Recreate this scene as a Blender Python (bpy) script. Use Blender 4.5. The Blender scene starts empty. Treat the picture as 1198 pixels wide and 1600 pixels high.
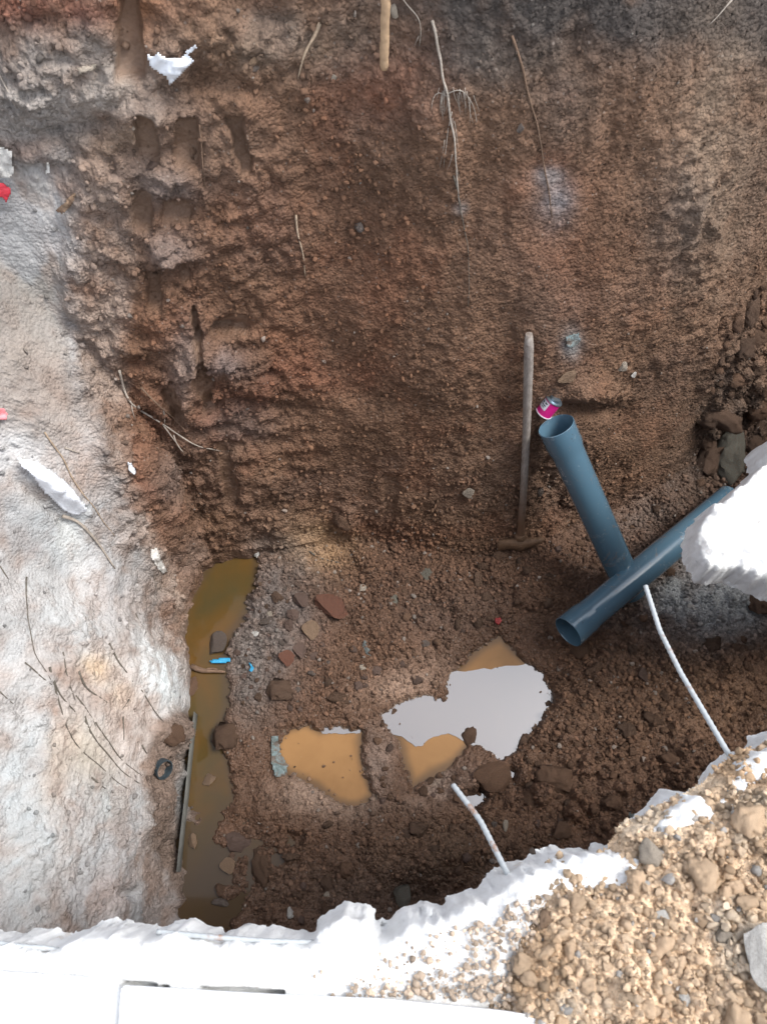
import bpy, bmesh, math, random
import numpy as np
from mathutils import Vector, Matrix, Quaternion

random.seed(7); rng = np.random.default_rng(7)
scene = bpy.context.scene
COL = scene.collection

# ------------------------------------------------------------------ camera, world, sun, exposure
CAM_Z = 1.30; PITCH = 65.0; FPX = 1209.0; WATER = -1.70; FLOOR = -1.665
cam_d = bpy.data.cameras.new('camera'); cam = bpy.data.objects.new('camera', cam_d); COL.objects.link(cam)
cam_d.sensor_fit = 'VERTICAL'; cam_d.sensor_height = 24.0; cam_d.sensor_width = 18.0
cam_d.lens = FPX*24.0/1600.0
cam.location = (0, 0, CAM_Z); cam.rotation_euler = (math.radians(90-PITCH), 0, 0)
cam_d.clip_start = 0.05; cam_d.clip_end = 500
cam_d.dof.use_dof = True; cam_d.dof.focus_distance = 3.0; cam_d.dof.aperture_fstop = 7.0
scene.camera = cam

world = bpy.data.worlds.new('World'); scene.world = world; world.use_nodes = True
wn = world.node_tree; wn.nodes.clear()
SUN_EL, SUN_AZ = 60.0, 88.0            # azimuth measured from +Y towards +X
sky = wn.nodes.new('ShaderNodeTexSky'); sky.sky_type = 'NISHITA'; sky.sun_disc = False
sky.sun_elevation = math.radians(SUN_EL); sky.sun_rotation = math.radians(SUN_AZ)
sky.air_density = 1.0; sky.dust_density = 1.5; sky.ozone_density = 1.0
hs = wn.nodes.new('ShaderNodeHueSaturation'); hs.inputs['Saturation'].default_value = 0.34
bg = wn.nodes.new('ShaderNodeBackground'); bg.inputs['Strength'].default_value = 0.15
wo = wn.nodes.new('ShaderNodeOutputWorld')
wn.links.new(sky.outputs[0], hs.inputs['Color']); wn.links.new(hs.outputs[0], bg.inputs[0]); wn.links.new(bg.outputs[0], wo.inputs[0])
sun_d = bpy.data.lights.new('sun', 'SUN'); sun = bpy.data.objects.new('sun', sun_d); COL.objects.link(sun)
sun_d.energy = 1.5; sun_d.angle = math.radians(22); sun_d.color = (1.0, 0.97, 0.92)
az, el = math.radians(SUN_AZ), math.radians(SUN_EL)
sdir = Vector((math.sin(az)*math.cos(el), math.cos(az)*math.cos(el), math.sin(el)))
sun.rotation_euler = sdir.to_track_quat('Z', 'Y').to_euler()
vs = scene.view_settings
vs.view_transform = 'Standard'; vs.look = 'None'; vs.gamma = 1.0; vs.use_curve_mapping = False
vs.exposure = 1.38
scene.cycles.max_bounces = 6; scene.cycles.diffuse_bounces = 4

# ------------------------------------------------------------------ pixel <-> world (photograph 1198 x 1600)
CP, SP = math.cos(math.radians(PITCH)), math.sin(math.radians(PITCH))
def ray(px, py):
    a, b = (px-599.0)/FPX, (800.0-py)/FPX
    return Vector((a, CP + b*SP, -SP + b*CP))
def on_z(px, py, z):
    d = ray(px, py); t = (z-CAM_Z)/d.z
    return Vector((d.x*t, d.y*t, z))
def proj(P):
    x, y, z = P[:, 0], P[:, 1], P[:, 2]-CAM_Z
    dep = np.maximum(y*CP - z*SP, 0.05); up = y*SP + z*CP
    return 599.0 + FPX*x/dep, 800.0 - FPX*up/dep

# ------------------------------------------------------------------ noise
def _h(i, j, k, s):
    h = (i.astype(np.uint32)*np.uint32(374761393) + j.astype(np.uint32)*np.uint32(668265263) + k.astype(np.uint32)*np.uint32(2147483647) + np.uint32(s)*np.uint32(974634777))
    h ^= h >> np.uint32(13); h *= np.uint32(1274126177); h ^= h >> np.uint32(16); h *= np.uint32(2246822519); h ^= h >> np.uint32(15)
    return h.astype(np.float32)/np.float32(4294967295.0)
def vnoise(P, sc, s=0):
    Q = (P*np.asarray(sc)).astype(np.float32); F = np.floor(Q); f = Q-F; I = F.astype(np.int64) & 0xFFFFFFFF
    f = f*f*f*(f*(f*6-15)+10)
    r = 0
    for dx in (0, 1):
        wx = f[:, 0] if dx else 1-f[:, 0]
        for dy in (0, 1):
            wy = f[:, 1] if dy else 1-f[:, 1]
            for dz in (0, 1):
                wz = f[:, 2] if dz else 1-f[:, 2]
                r = r + wx*wy*wz*_h(I[:, 0]+dx, I[:, 1]+dy, I[:, 2]+dz, s)
    return r*2-1
def fbm(P, sc, o=4, s=0, g=0.5):
    sc = np.asarray(sc, float); r = 0; a = 1; n = 0
    for i in range(o):
        r = r + a*vnoise(P, sc, s+i*17); n += a; a *= g; sc = sc*2.03
    return r/n
def clods(P, sc, s=0, rmin=0.25, rmax=0.7):
    """spherical lumps scattered through space, cut by the surface: height 0..rmax in cell units"""
    Q = (P*sc).astype(np.float32); B = np.floor(Q-0.5); best = np.zeros(len(P), np.float32)
    for dx in (0, 1):
        for dy in (0, 1):
            for dz in (0, 1):
                C = B + np.array([dx, dy, dz], np.float32); I = C.astype(np.int64) & 0xFFFFFFFF
                cx = C[:, 0]+0.2+0.6*_h(I[:, 0], I[:, 1], I[:, 2], s); cy = C[:, 1]+0.2+0.6*_h(I[:, 0], I[:, 1], I[:, 2], s+1); cz = C[:, 2]+0.2+0.6*_h(I[:, 0], I[:, 1], I[:, 2], s+2)
                h3 = _h(I[:, 0], I[:, 1], I[:, 2], s+3); r = rmin+(rmax-rmin)*h3*h3
                d2 = (Q[:, 0]-cx)**2+(Q[:, 1]-cy)**2+(Q[:, 2]-cz)**2
                best = np.maximum(best, np.sqrt(np.maximum(r*r-d2, 0)))
    return best/sc
def sstep(a, b, x):
    t = np.clip((x-a)/(b-a), 0, 1); return t*t*(3-2*t)
def polysd(U, V, pts):
    """signed distance to a closed polygon, positive inside"""
    pts = np.asarray(pts, float); n = len(pts); d = np.full(U.shape, 1e9); ins = np.zeros(U.shape, bool)
    for i in range(n):
        x0, y0 = pts[i]; x1, y1 = pts[(i+1) % n]
        ex, ey = x1-x0, y1-y0; t = np.clip(((U-x0)*ex+(V-y0)*ey)/(ex*ex+ey*ey+1e-12), 0, 1)
        d = np.minimum(d, (U-x0-t*ex)**2+(V-y0-t*ey)**2)
        if y0 != y1:
            c = ((y0 > V) != (y1 > V)) & (U < (x1-x0)*(V-y0)/(y1-y0)+x0); ins ^= c
    d = np.sqrt(d); return np.where(ins, d, -d)
def smax(arrs, k):
    m = np.maximum.reduce(arrs); return m + k*np.log(sum(np.exp((a-m)/k) for a in arrs))
def snap(A, B, sd, lim):
    """shift grid vertices that lie beyond the outline sd = lim back onto it"""
    S_ = sd.reshape(A.shape); gx_ = np.gradient(S_, A[0, 1]-A[0, 0], axis=1); gy_ = np.gradient(S_, B[1, 0]-B[0, 0], axis=0)
    g = np.maximum(np.hypot(gx_, gy_), .35); m = np.clip(np.where(S_ < lim, lim-S_, 0), 0, (A[0, 1]-A[0, 0])*1.6)/g**2
    return (A+gx_*m).ravel(), (B+gy_*m).ravel()
def srgb(r, g, b):
    f = lambda c: (c/255/12.92 if c <= 10.3 else ((c/255+0.055)/1.055)**2.4)
    return (f(r), f(g), f(b))

# ------------------------------------------------------------------ materials
class N:
    def __init__(s, name):
        s.m = bpy.data.materials.new(name); s.m.use_nodes = True; s.t = s.m.node_tree; s.t.nodes.clear()
        s.o = s.n('OutputMaterial'); s.b = s.n('BsdfPrincipled'); s.l(s.b.outputs[0], s.o.inputs['Surface'])
    def n(s, k, **kw):
        x = s.t.nodes.new('ShaderNode'+k)
        for a, v in kw.items(): setattr(x, a, v)
        return x
    def l(s, a, b): s.t.links.new(a, b)
    def co(s, kind='Object'): return s.n('TexCoord').outputs[kind]
    def noise(s, sc, det=4, rough=0.6, co=None, dist=0):
        x = s.n('TexNoise'); x.inputs['Scale'].default_value = sc; x.inputs['Detail'].default_value = det; x.inputs['Roughness'].default_value = rough; x.inputs['Distortion'].default_value = dist
        s.l(co if co is not None else s.co(), x.inputs['Vector']); return x.outputs['Fac']
    def ramp(s, fac, stops):
        x = s.n('ValToRGB'); e = x.color_ramp.elements
        while len(e) < len(stops): e.new(0.5)
        for q, (p, c) in zip(e, stops):
            q.position = p; q.color = (*c, 1) if isinstance(c, (tuple, list)) else (c, c, c, 1)
        s.l(fac, x.inputs[0]); return x.outputs[0]
    def mix(s, a, b, fac, mode='MIX'):
        x = s.n('Mix', data_type='RGBA', blend_type=mode)
        for v, i in ((a, 6), (b, 7), (fac, 0)):
            if isinstance(v, (int, float)): x.inputs[i].default_value = v if i == 0 else (v, v, v, 1)
            elif isinstance(v, (tuple, list)): x.inputs[i].default_value = (*v[:3], 1)
            else: s.l(v, x.inputs[i])
        return x.outputs[2]
    def math(s, op, a, b=0.0, clamp=False):
        x = s.n('Math', operation=op, use_clamp=clamp)
        for v, i in ((a, 0), (b, 1)):
            if isinstance(v, (int, float)): x.inputs[i].default_value = v
            else: s.l(v, x.inputs[i])
        return x.outputs[0]
    def bump(s, h, dist, strength=1.0, prev=None):
        x = s.n('Bump'); x.inputs['Distance'].default_value = dist; x.inputs['Strength'].default_value = strength
        s.l(h, x.inputs['Height'])
        if prev is not None: s.l(prev, x.inputs['Normal'])
        return x.outputs[0]
    def set(s, **kw):
        for k, v in kw.items():
            i = s.b.inputs[k.replace('_', ' ')]
            if isinstance(v, (int, float)): i.default_value = v
            elif isinstance(v, (tuple, list)): i.default_value = (*v[:3], 1)
            else: s.l(v, i)
        return s.m

def ground_material():
    s = N('soil'); at = s.n('Attribute'); at.attribute_name = 'soil'; wet = s.n('Attribute'); wet.attribute_name = 'wet'; rg = s.n('Attribute'); rg.attribute_name = 'grit'
    co = s.co(); base = at.outputs['Color']
    c = s.mix(base, s.ramp(s.noise(3.5, 6, 0.65, co), [(0.3, 0.72), (0.7, 1.25)]), 1.0, 'MULTIPLY')
    c = s.mix(c, s.ramp(s.noise(38, 6, 0.75, co), [(0.28, 0.7), (0.5, 1.0), (0.75, 1.3)]), s.math('MULTIPLY', rg.outputs['Fac'], 0.8), 'MULTIPLY')
    vo = s.n('TexVoronoi', feature='F1'); vo.inputs['Scale'].default_value = 95; s.l(co, vo.inputs['Vector'])
    vsep = s.n('SeparateColor'); s.l(vo.outputs['Color'], vsep.inputs[0])
    speck = s.math('MULTIPLY', s.math('GREATER_THAN', vsep.outputs[0], 0.93), s.math('LESS_THAN', vo.outputs['Distance'], 0.3))
    speck = s.math('MULTIPLY', speck, s.math('MULTIPLY', rg.outputs['Fac'], 0.5))
    c = s.mix(c, s.mix(base, (0.42, 0.36, 0.31), 0.55), speck)
    c = s.mix(c, s.ramp(vsep.outputs[1], [(0.0, 0.8), (1.0, 1.18)]), s.math('MULTIPLY', rg.outputs['Fac'], 0.7), 'MULTIPLY')
    vb = s.n('TexVoronoi', feature='F1'); vb.inputs['Scale'].default_value = 105; s.l(co, vb.inputs['Vector'])
    g = rg.outputs['Fac']
    n1 = s.bump(s.math('MULTIPLY', s.noise(45, 8, 0.7, co), s.math('ADD', g, 0.25)), 0.014, 0.7)
    n2 = s.bump(s.math('MULTIPLY', s.math('SUBTRACT', 0.5, vb.outputs['Distance']), g), 0.008, 1.0, n1)
    n3 = s.bump(s.math('MULTIPLY', s.noise(260, 4, 0.7, co), s.math('ADD', g, 0.2)), 0.003, 0.8, n2)
    ro = s.ramp(wet.outputs['Fac'], [(0, 0.92), (1, 0.42)])
    return s.set(Base_Color=c, Roughness=ro, Normal=n3, **{'Specular IOR Level': 0.4})
M = {}
M['soil'] = ground_material()
def rocky(name, c, c2=None, rough=0.85, sc=30, bump=0.006, attr=None, rnd=0.35):
    s = N(name); co = s.co()
    if attr:
        a = s.n('Attribute', attribute_type='INSTANCER'); a.attribute_name = attr; base = a.outputs['Color']
    else: base = s.mix(c, c2 or tuple(v*0.6 for v in c), s.ramp(s.noise(sc*0.4, 5, 0.6, co), [(0.4, 0.0), (0.65, 1.0)]))
    oi = s.n('ObjectInfo')
    base = s.mix(base, s.ramp(oi.outputs['Random'], [(0, 1-rnd), (1, 1+rnd)]), 1.0, 'MULTIPLY')
    base = s.mix(base, s.ramp(s.noise(sc*2, 6, 0.75, co), [(0.25, 0.6), (0.75, 1.4)]), 0.8, 'MULTIPLY')
    if not attr and max(c) < .40: base = s.mix(base, (.17, .105, .07), s.ramp(s.noise(sc*.6, 6, .7, co, .8), [(.46, 0.), (.58, .75)]))
    nn = s.bump(s.noise(sc, 8, 0.75, co), bump*3, 0.8); nn = s.bump(s.noise(sc*7, 3, 0.7, co), bump*0.7, 0.7, nn)
    return s.set(Base_Color=base, Roughness=rough, Normal=nn, **{'Specular IOR Level': 0.35})
def simple(name, c, rough=0.6, var=0.25, sc=25, bump=0.002, **kw):
    s = N(name); co = s.co()
    base = s.mix(c, s.ramp(s.noise(sc, 6, 0.7, co), [(0.25, 1-var), (0.75, 1+var)]), 1.0, 'MULTIPLY')
    nn = s.bump(s.noise(sc*3, 6, 0.7, co), bump*3, 0.7)
    return s.set(Base_Color=base, Roughness=rough, Normal=nn, **kw)
M['crumb'] = rocky('crumb_soil', (.1, .1, .1), attr='tint', sc=60, bump=.002, rough=.8, rnd=.3)
M['clod_brown'] = rocky('brown_clod', (.20, .115, .072), sc=45, bump=.011)
M['clod_red'] = rocky('reddish_clod', (.27, .15, .092), sc=40, bump=.010)
M['clod_dark'] = rocky('dark_clod', (.15, .092, .062), sc=45, bump=.011)
M['clod_tan'] = rocky('tan_clod', (.72, .53, .36), (.64, .44, .28), sc=45, bump=.004, rnd=.2)
M['brick'] = rocky('brick_red', (.20, .070, .042), (.13, .06, .045), sc=45)
M['stone_grey'] = rocky('grey_stone', (.19, .165, .15), sc=35)
M['stone_mauve'] = rocky('mauve_stone', (.155, .105, .09), sc=35)
M['stone_pale'] = rocky('pale_stone', (.50, .43, .35), (.36, .30, .24), sc=30, rnd=.15)
M['stone_white'] = rocky('white_chip', (.72, .70, .66), (.55, .52, .48), sc=30, rnd=.1)
M['stone_teal'] = rocky('teal_stone', (.26, .32, .33), (.18, .24, .24), sc=45, rnd=.1)
M['stone_green'] = rocky('greenish_stone', (.17, .185, .155), (.12, .12, .10), sc=45, rnd=.1)
M['stone_tan'] = rocky('tan_stone', (.36, .25, .165), (.26, .17, .11), sc=35, rnd=.1)
def concrete():
    s = N('broken_concrete'); co = s.co()
    base = s.mix((.84, .85, .85), (.74, .74, .73), s.ramp(s.noise(9, 6, .7, co), [(.4, 0.), (.62, 1.)]))
    base = s.mix(base, (.50, .38, .28), s.ramp(s.noise(15, 7, .75, co, .5), [(.60, 0.), (.70, .55)]))
    base = s.mix(base, (.40, .42, .43), s.ramp(s.noise(48, 6, .75, co), [(.63, 0.), (.70, .7)]))
    nn = s.bump(s.noise(26, 8, .75, co), .012, .7); nn = s.bump(s.noise(150, 4, .7, co), .002, .7, nn)
    return s.set(Base_Color=base, Roughness=.9, Normal=nn)
M['concrete'] = concrete()
M['paving'] = simple('paving_concrete', (.80, .81, .82), 0.8, 0.06, 9, 0.0008)
M['root_pale'] = simple('pale_root', (.36, .27, .19), 0.8, 0.35, 60)
M['root_white'] = simple('white_root', (.36, .31, .26), 0.8, 0.3, 60)
M['root_dark'] = simple('dark_root', (.12, .105, .085), 0.85, 0.4, 60)
M['root_brown'] = simple('brown_root', (.16, .10, .065), 0.85, 0.4, 60)
M['wood_pale'] = simple('pale_wood', (.45, .30, .18), 0.75, 0.25, 30)
def barm():
    s = N('rebar_steel'); co = s.co()
    base = s.mix((.33, .36, .38), (.42, .44, .45), s.noise(40, 5, .7, co)); base = s.mix(base, (.26, .13, .07), s.ramp(s.noise(14, 6, .75, co), [(.56, 0.), (.64, .8)]))
    return s.set(Base_Color=base, Roughness=.6)
M['bar'] = barm()
M['white_sheet'] = simple('white_plastic', (.80, .83, .88), 0.4, 0.08, 30)
M['red_plastic'] = simple('red_plastic', (.55, .03, .05), 0.4, 0.2, 30)
M['cap_red'] = simple('faded_red_cap', (.27, .03, .03), 0.5, 0.4, 60)
M['pink_plastic'] = simple('pink_plastic', (.75, .25, .27), 0.4, 0.2, 30)
M['blue_plastic'] = simple('blue_plastic', (.02, .28, .50), 0.35, 0.25, 40)
M['black_pvc'] = simple('dark_pvc', (.035, .05, .06), 0.45, 0.4, 30)
M['board'] = simple('grey_board', (.12, .12, .11), 0.7, 0.3, 20)
M['rust'] = simple('muddy_iron', (.125, .070, .038), 0.7, 0.4, 40, 0.002)
M['tin'] = simple('tin_lid', (.28, .36, .42), 0.35, 0.1, 40, 0.0005, Metallic=0.9)
M['magenta'] = simple('magenta_print', (.62, .02, .22), 0.35, 0.08, 20, 0.0005)
M['label_white'] = simple('white_print', (.72, .72, .78), 0.4, 0.15, 90, 0.0005)

def pvc():
    s = N('blue_grey_pvc'); co = s.co()
    base = s.mix((.058, .125, .180), (.090, .155, .205), s.noise(5, 4, .6, co))
    dust = s.ramp(s.noise(9, 8, .8, co, 0.6), [(0.56, 0.0), (0.68, 0.5)])
    base = s.mix(base, (.33, .35, .35), dust)
    dirt = s.ramp(s.noise(26, 6, .75, co), [(0.66, 0.0), (0.71, 0.8)])
    base = s.mix(base, (.045, .03, .02), dirt)
    ro = s.ramp(s.noise(30, 4, .6, co), [(0.3, .13), (0.7, .24)])
    ro = s.mix(ro, .8, dust)
    mud = s.ramp(s.noise(7, 8, .8, co, 1.0), [(0.565, 0.0), (0.63, 0.85)])
    base = s.mix(base, (.12, .08, .055), mud)
    return s.set(Base_Color=base, Roughness=s.mix(ro, .85, mud), **{'Coat Weight': .6, 'Coat Roughness': .12})
M['pvc'] = pvc()
def shaft():
    s = N('worn_wood_shaft'); co = s.co(); at = s.n('Attribute'); at.attribute_name = 'along'
    mp = s.n('Mapping'); mp.inputs['Scale'].default_value = (1, 1, 0.06); s.l(co, mp.inputs['Vector'])
    gr = s.noise(160, 5, .7, mp.outputs[0])
    base = s.mix((.17, .145, .125), (.34, .305, .275), s.ramp(gr, [(.3, 0.), (.7, 1.)]))
    base = s.mix((.15, .085, .05), base, s.ramp(at.outputs['Fac'], [(0.12, 0.0), (0.42, 1.0)]))
    base = s.mix(base, (.10, .06, .04), s.ramp(s.noise(18, 6, .7, co), [(.55, 0.), (.7, .7)]))
    return s.set(Base_Color=base, Roughness=.7, Normal=s.bump(gr, .002, .6))
M['shaft'] = shaft()
def water(name, c1, c2, rough, ior, sc=3, grad=None):
    s = N(name); co = s.co()
    base = s.mix(c1, c2, s.ramp(s.noise(sc, 5, .6, co, .4), [(.35, 0.), (.65, 1.)]))
    a = s.n('Attribute'); a.attribute_name = 'shallow'
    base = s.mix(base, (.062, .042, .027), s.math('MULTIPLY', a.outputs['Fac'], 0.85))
    nn = s.bump(s.noise(14, 2, .5, co), .002, .05)
    return s.set(Base_Color=base, Roughness=rough, IOR=ior, Normal=nn)
M['water_channel'] = water('channel_water', (.105, .054, .014), (.062, .046, .018), .06, 1.33)
M['water_brown'] = water('puddle_water', (.300, .160, .060), (.215, .110, .038), .22, 1.33)
M['water_sky_glare'] = water('sky_glare_water', (.15, .125, .11), (.14, .12, .11), .02, 2.65)  # greyer base and raised IOR put a stronger sky reflection into this water

# ------------------------------------------------------------------ object helpers
def props(o, label=None, cat=None, group=None, kind=None):
    if label: o['label'] = label
    if cat: o['category'] = cat
    if group: o['group'] = group
    if kind: o['kind'] = kind
    return o
def np_mesh(name, V, F, mat=None, smooth=True, attrs=None):
    me = bpy.data.meshes.new(name); V = np.asarray(V, np.float32); F = np.asarray(F, np.int32)
    me.vertices.add(len(V)); me.vertices.foreach_set('co', V.ravel())
    k = F.shape[1]; me.loops.add(F.size); me.loops.foreach_set('vertex_index', F.ravel())
    me.polygons.add(len(F)); me.polygons.foreach_set('loop_start', np.arange(0, F.size, k, dtype=np.int32))
    me.polygons.foreach_set('loop_total', np.full(len(F), k, np.int32))
    me.update(calc_edges=True)
    if smooth: me.polygons.foreach_set('use_smooth', np.ones(len(F), bool))
    for n, a in (attrs or {}).items():
        a = np.asarray(a, np.float32)
        if a.ndim == 2:
            at = me.attributes.new(n, 'FLOAT_COLOR', 'POINT'); c = np.ones((len(V), 4), np.float32); c[:, :3] = a; at.data.foreach_set('color', c.ravel())
        else:
            at = me.attributes.new(n, 'FLOAT', 'POINT'); at.data.foreach_set('value', a.ravel())
    if mat: me.materials.append(mat)
    return me
def obj(name, me, parent=None, loc=None):
    o = bpy.data.objects.new(name, me); COL.objects.link(o)
    if parent: o.parent = parent
    if loc is not None: o.location = loc
    return o
def empty(name, loc, label, cat, group=None):
    o = bpy.data.objects.new(name, None); COL.objects.link(o); o.location = loc; o.empty_display_size = .05
    return props(o, label, cat, group)
def grid_faces(nu, nv):
    i = np.arange(nu*nv).reshape(nv, nu)
    return np.stack([i[:-1, :-1], i[:-1, 1:], i[1:, 1:], i[1:, :-1]], -1).reshape(-1, 4)
def tube_mesh(name, pts, radii, mat, seg=8, caps=True, attrs=False):
    pts = [Vector(p) for p in pts]; n = len(pts); V = []; F = []; al = []
    up = Vector((0.31, 0.2, 0.93)).normalized(); prev = None
    for i, p in enumerate(pts):
        t = (pts[min(i+1, n-1)]-pts[max(i-1, 0)]).normalized()
        a = t.cross(up) if prev is None else (prev - t*prev.dot(t))
        if a.length < 1e-4: a = t.cross(Vector((1, 0, 0)))
        a.normalize(); prev = a; b = t.cross(a)
        for k in range(seg):
            q = 2*math.pi*k/seg; V.append(p + (a*math.cos(q)+b*math.sin(q))*radii[i]); al.append(i/max(n-1, 1))
    for i in range(n-1):
        for k in range(seg):
            k2 = (k+1) % seg; F.append((i*seg+k, i*seg+k2, (i+1)*seg+k2, (i+1)*seg+k))
    bm = bmesh.new(); vs_ = [bm.verts.new(v) for v in V]
    for f in F: bm.faces.new([vs_[j] for j in f])
    if caps: bm.faces.new(vs_[:seg][::-1]); bm.faces.new(vs_[-seg:])
    for f in bm.faces: f.smooth = len(f.verts) == 4
    bmesh.ops.recalc_face_normals(bm, faces=bm.faces)
    me = bpy.data.meshes.new(name); bm.to_mesh(me); bm.free(); me.materials.append(mat)
    if attrs:
        at = me.attributes.new('along', 'FLOAT', 'POINT'); at.data.foreach_set('value', np.array(al, np.float32))
    return me
def lathe(name, prof, mat, seg=48):
    """prof: (r, z) list closed or open, revolved about Z"""
    V = [(r*math.cos(2*math.pi*k/seg), r*math.sin(2*math.pi*k/seg), z) for r, z in prof for k in range(seg)]
    F = [(i*seg+k, i*seg+(k+1) % seg, (i+1)*seg+(k+1) % seg, (i+1)*seg+k) for i in range(len(prof)-1) for k in range(seg)]
    bm = bmesh.new(); vv = [bm.verts.new(v) for v in V]
    for f in F: bm.faces.new([vv[j] for j in f])
    bmesh.ops.remove_doubles(bm, verts=bm.verts, dist=1e-6); bmesh.ops.recalc_face_normals(bm, faces=bm.faces)
    for f in bm.faces: f.smooth = True
    for e in bm.edges:
        if len(e.link_faces) == 2 and e.calc_face_angle(0) > 0.6: e.smooth = False
    me = bpy.data.meshes.new(name); bm.to_mesh(me); bm.free(); me.materials.append(mat); return me

# ------------------------------------------------------------------ THE PIT: one continuous ground surface
XW = [(1500, 262), (1440, 275), (1365, 276), (1300, 284), (1200, 294), (1110, 301), (1050, 300), (1000, 290), (950, 296), (900, 318), (860, 342), (840, 348)]
xw_pts = sorted([(on_z(x, y, WATER).y, on_z(x, y, WATER).x) for y, x in XW])
def xw(y): return np.interp(y, [p[0] for p in xw_pts], [p[1] for p in xw_pts])
YB = [(345, 868), (450, 850), (560, 835), (700, 862), (830, 848), (920, 812), (1000, 775), (1100, 710), (1198, 650)]
yb_pts = sorted([(on_z(x, y, FLOOR).x, on_z(x, y, FLOOR).y) for x, y in YB])
def yb(x):
    r = 0
    for o in (-.08, -.04, 0, .04, .08): r = r + np.interp(x+o, [p[0] for p in yb_pts], [p[1] for p in yb_pts])
    return r/5
ul = np.concatenate([np.linspace(5, 1.15, 22), np.arange(1.1, .26, -.005), np.arange(.26, 0, -.0021)])
ur = np.concatenate([np.arange(0, 2.6, .0055), np.linspace(2.62, 7, 24)])
dx = np.concatenate([-ul, ur]); NU = len(dx)
NF, = (285,)
vf = np.concatenate([np.linspace(-5, -.5, 16), np.linspace(-.4, -.26, 8)])
vw = np.concatenate([np.arange(-.12, .72, .0021), np.linspace(.75, 1.3, 30), np.linspace(1.4, 6, 16)])
x0 = dx - .70
ybx = yb(x0)
rows = [np.full(NU, y) for y in vf] + [(-.25 + (ybx-.12+.25)*t) for t in (np.arange(NF)/NF)] + [ybx+h for h in vw]
Y = np.array(rows); NV = len(Y)
X = xw(np.clip(Y, -.3, 1.5)) + dx[None, :]
X = X.ravel(); Y = Y.ravel()
def floor_z(X, Y):
    P = np.stack([X, Y, X*0+FLOOR], 1)
    z = FLOOR + .030*fbm(P, 2.6, 3, 5)
    z = z + .10*sstep(.55, 1.5, X)*sstep(1.0, .0, Y) + .05*sstep(1.0, 1.6, X)
    return z
def base_z(X, Y):
    P = np.stack([X, Y, X*0], 1)
    yy = Y-yb(X)
    wall = FLOOR + yy*3.55
    wall = np.minimum(wall, FLOOR + yy*1.6 + .10) * sstep(.12, -.02, yy) + wall*(1-sstep(.12, -.02, yy))
    top = .42 + .25*np.maximum(Y-2.2, 0)*.2
    wall = -smax([-wall, -(top+0*Y)], .06)
    d = xw(np.clip(Y, -.3, 1.5)) - X
    hc = np.interp(Y, [-.2, .3, .8, 1.2, 1.6, 2.2], [.36, .34, .48, .75, 1.02, 1.15])
    d1 = hc/6.0
    sl = np.interp(Y, [0, .8, 1.5], [1.45, 1.5, 1.7])
    left = FLOOR-.06 - smax([-(d*6.0), -(d1*6.0+(d-d1)*sl)], .05)
    lc = np.interp(Y, [.1, 1.0, 1.6], [-.22, .2, .42])
    left = -smax([-left, -lc], .05)
    right = np.minimum(FLOOR + (X-1.95)*3, .3)
    front = np.minimum(FLOOR + (-.19-Y)*5, -.16)
    return smax([floor_z(X, Y), wall, left, right, front], .042)
Z = base_z(X, Y)
P = np.stack([X, Y, Z], 1).astype(np.float64)
def normals(P):
    G = P.reshape(NV, NU, 3); du = np.gradient(G, axis=1); dv = np.gradient(G, axis=0)
    n = np.cross(du, dv).reshape(-1, 3); return n/np.maximum(np.linalg.norm(n, axis=1, keepdims=True), 1e-9)
Nn = normals(P)
U, Vp = proj(P)
# pixel-polygons (edges broken up by noise)
wob = 9*fbm(P, 9, 3, 40); wob2 = 5*fbm(P, 40, 3, 44)
W = {}
def zone(name, pts, soft=30, wobble=1.0):
    m = sstep(-soft, soft, polysd(U, Vp, pts) + wobble*(wob+wob2)); W[name] = m; return m
CH = [(300, 930), (328, 882), (362, 856), (402, 858), (398, 900), (388, 950), (356, 992), (345, 1040), (352, 1065), (352, 1100), (340, 1140), (350, 1180), (362, 1240), (362, 1290), (378, 1312), (430, 1322), (448, 1342), (412, 1362), (384, 1384), (376, 1420), (350, 1460), (300, 1450), (200, 1400), (240, 1200), (250, 1110), (270, 1000)]
PA = [(428, 1168), (445, 1142), (480, 1130), (500, 1142), (530, 1133), (562, 1140), (566, 1185), (582, 1242), (558, 1256), (530, 1254), (495, 1226), (450, 1206), (432, 1190)]
PB = [(782, 996), (815, 1030), (850, 1055), (868, 1095), (848, 1115), (830, 1150), (804, 1175), (776, 1182), (752, 1160), (732, 1160), (712, 1186), (680, 1205), (645, 1228), (632, 1190), (622, 1150), (594, 1115), (620, 1096), (660, 1088), (696, 1096), (700, 1062), (732, 1030), (758, 1008)]
Pw = P + .006*np.stack([vnoise(P, 55, 81), vnoise(P, 55, 82), vnoise(P, 55, 83)], 1)
cl1 = clods(Pw, 17, 31, .15, .75); cl2 = clods(Pw, 34, 35, .15, .75); cl3 = clods(Pw, 68, 39, .2, .75)
shore = 9*fbm(P, 75, 3, 46) - 900*np.maximum(cl2-.006, 0)*.5
def dip(pts, soft, depth, wb=.6):
    sd = polysd(U, Vp, pts) + wb*(wob*.5+wob2*1.2+shore); return depth*sstep(-soft, soft*.8, sd), sd
isfloor = sstep(.35, .8, Nn[:, 2])*sstep(-1.50, -1.58, P[:, 2])
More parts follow.
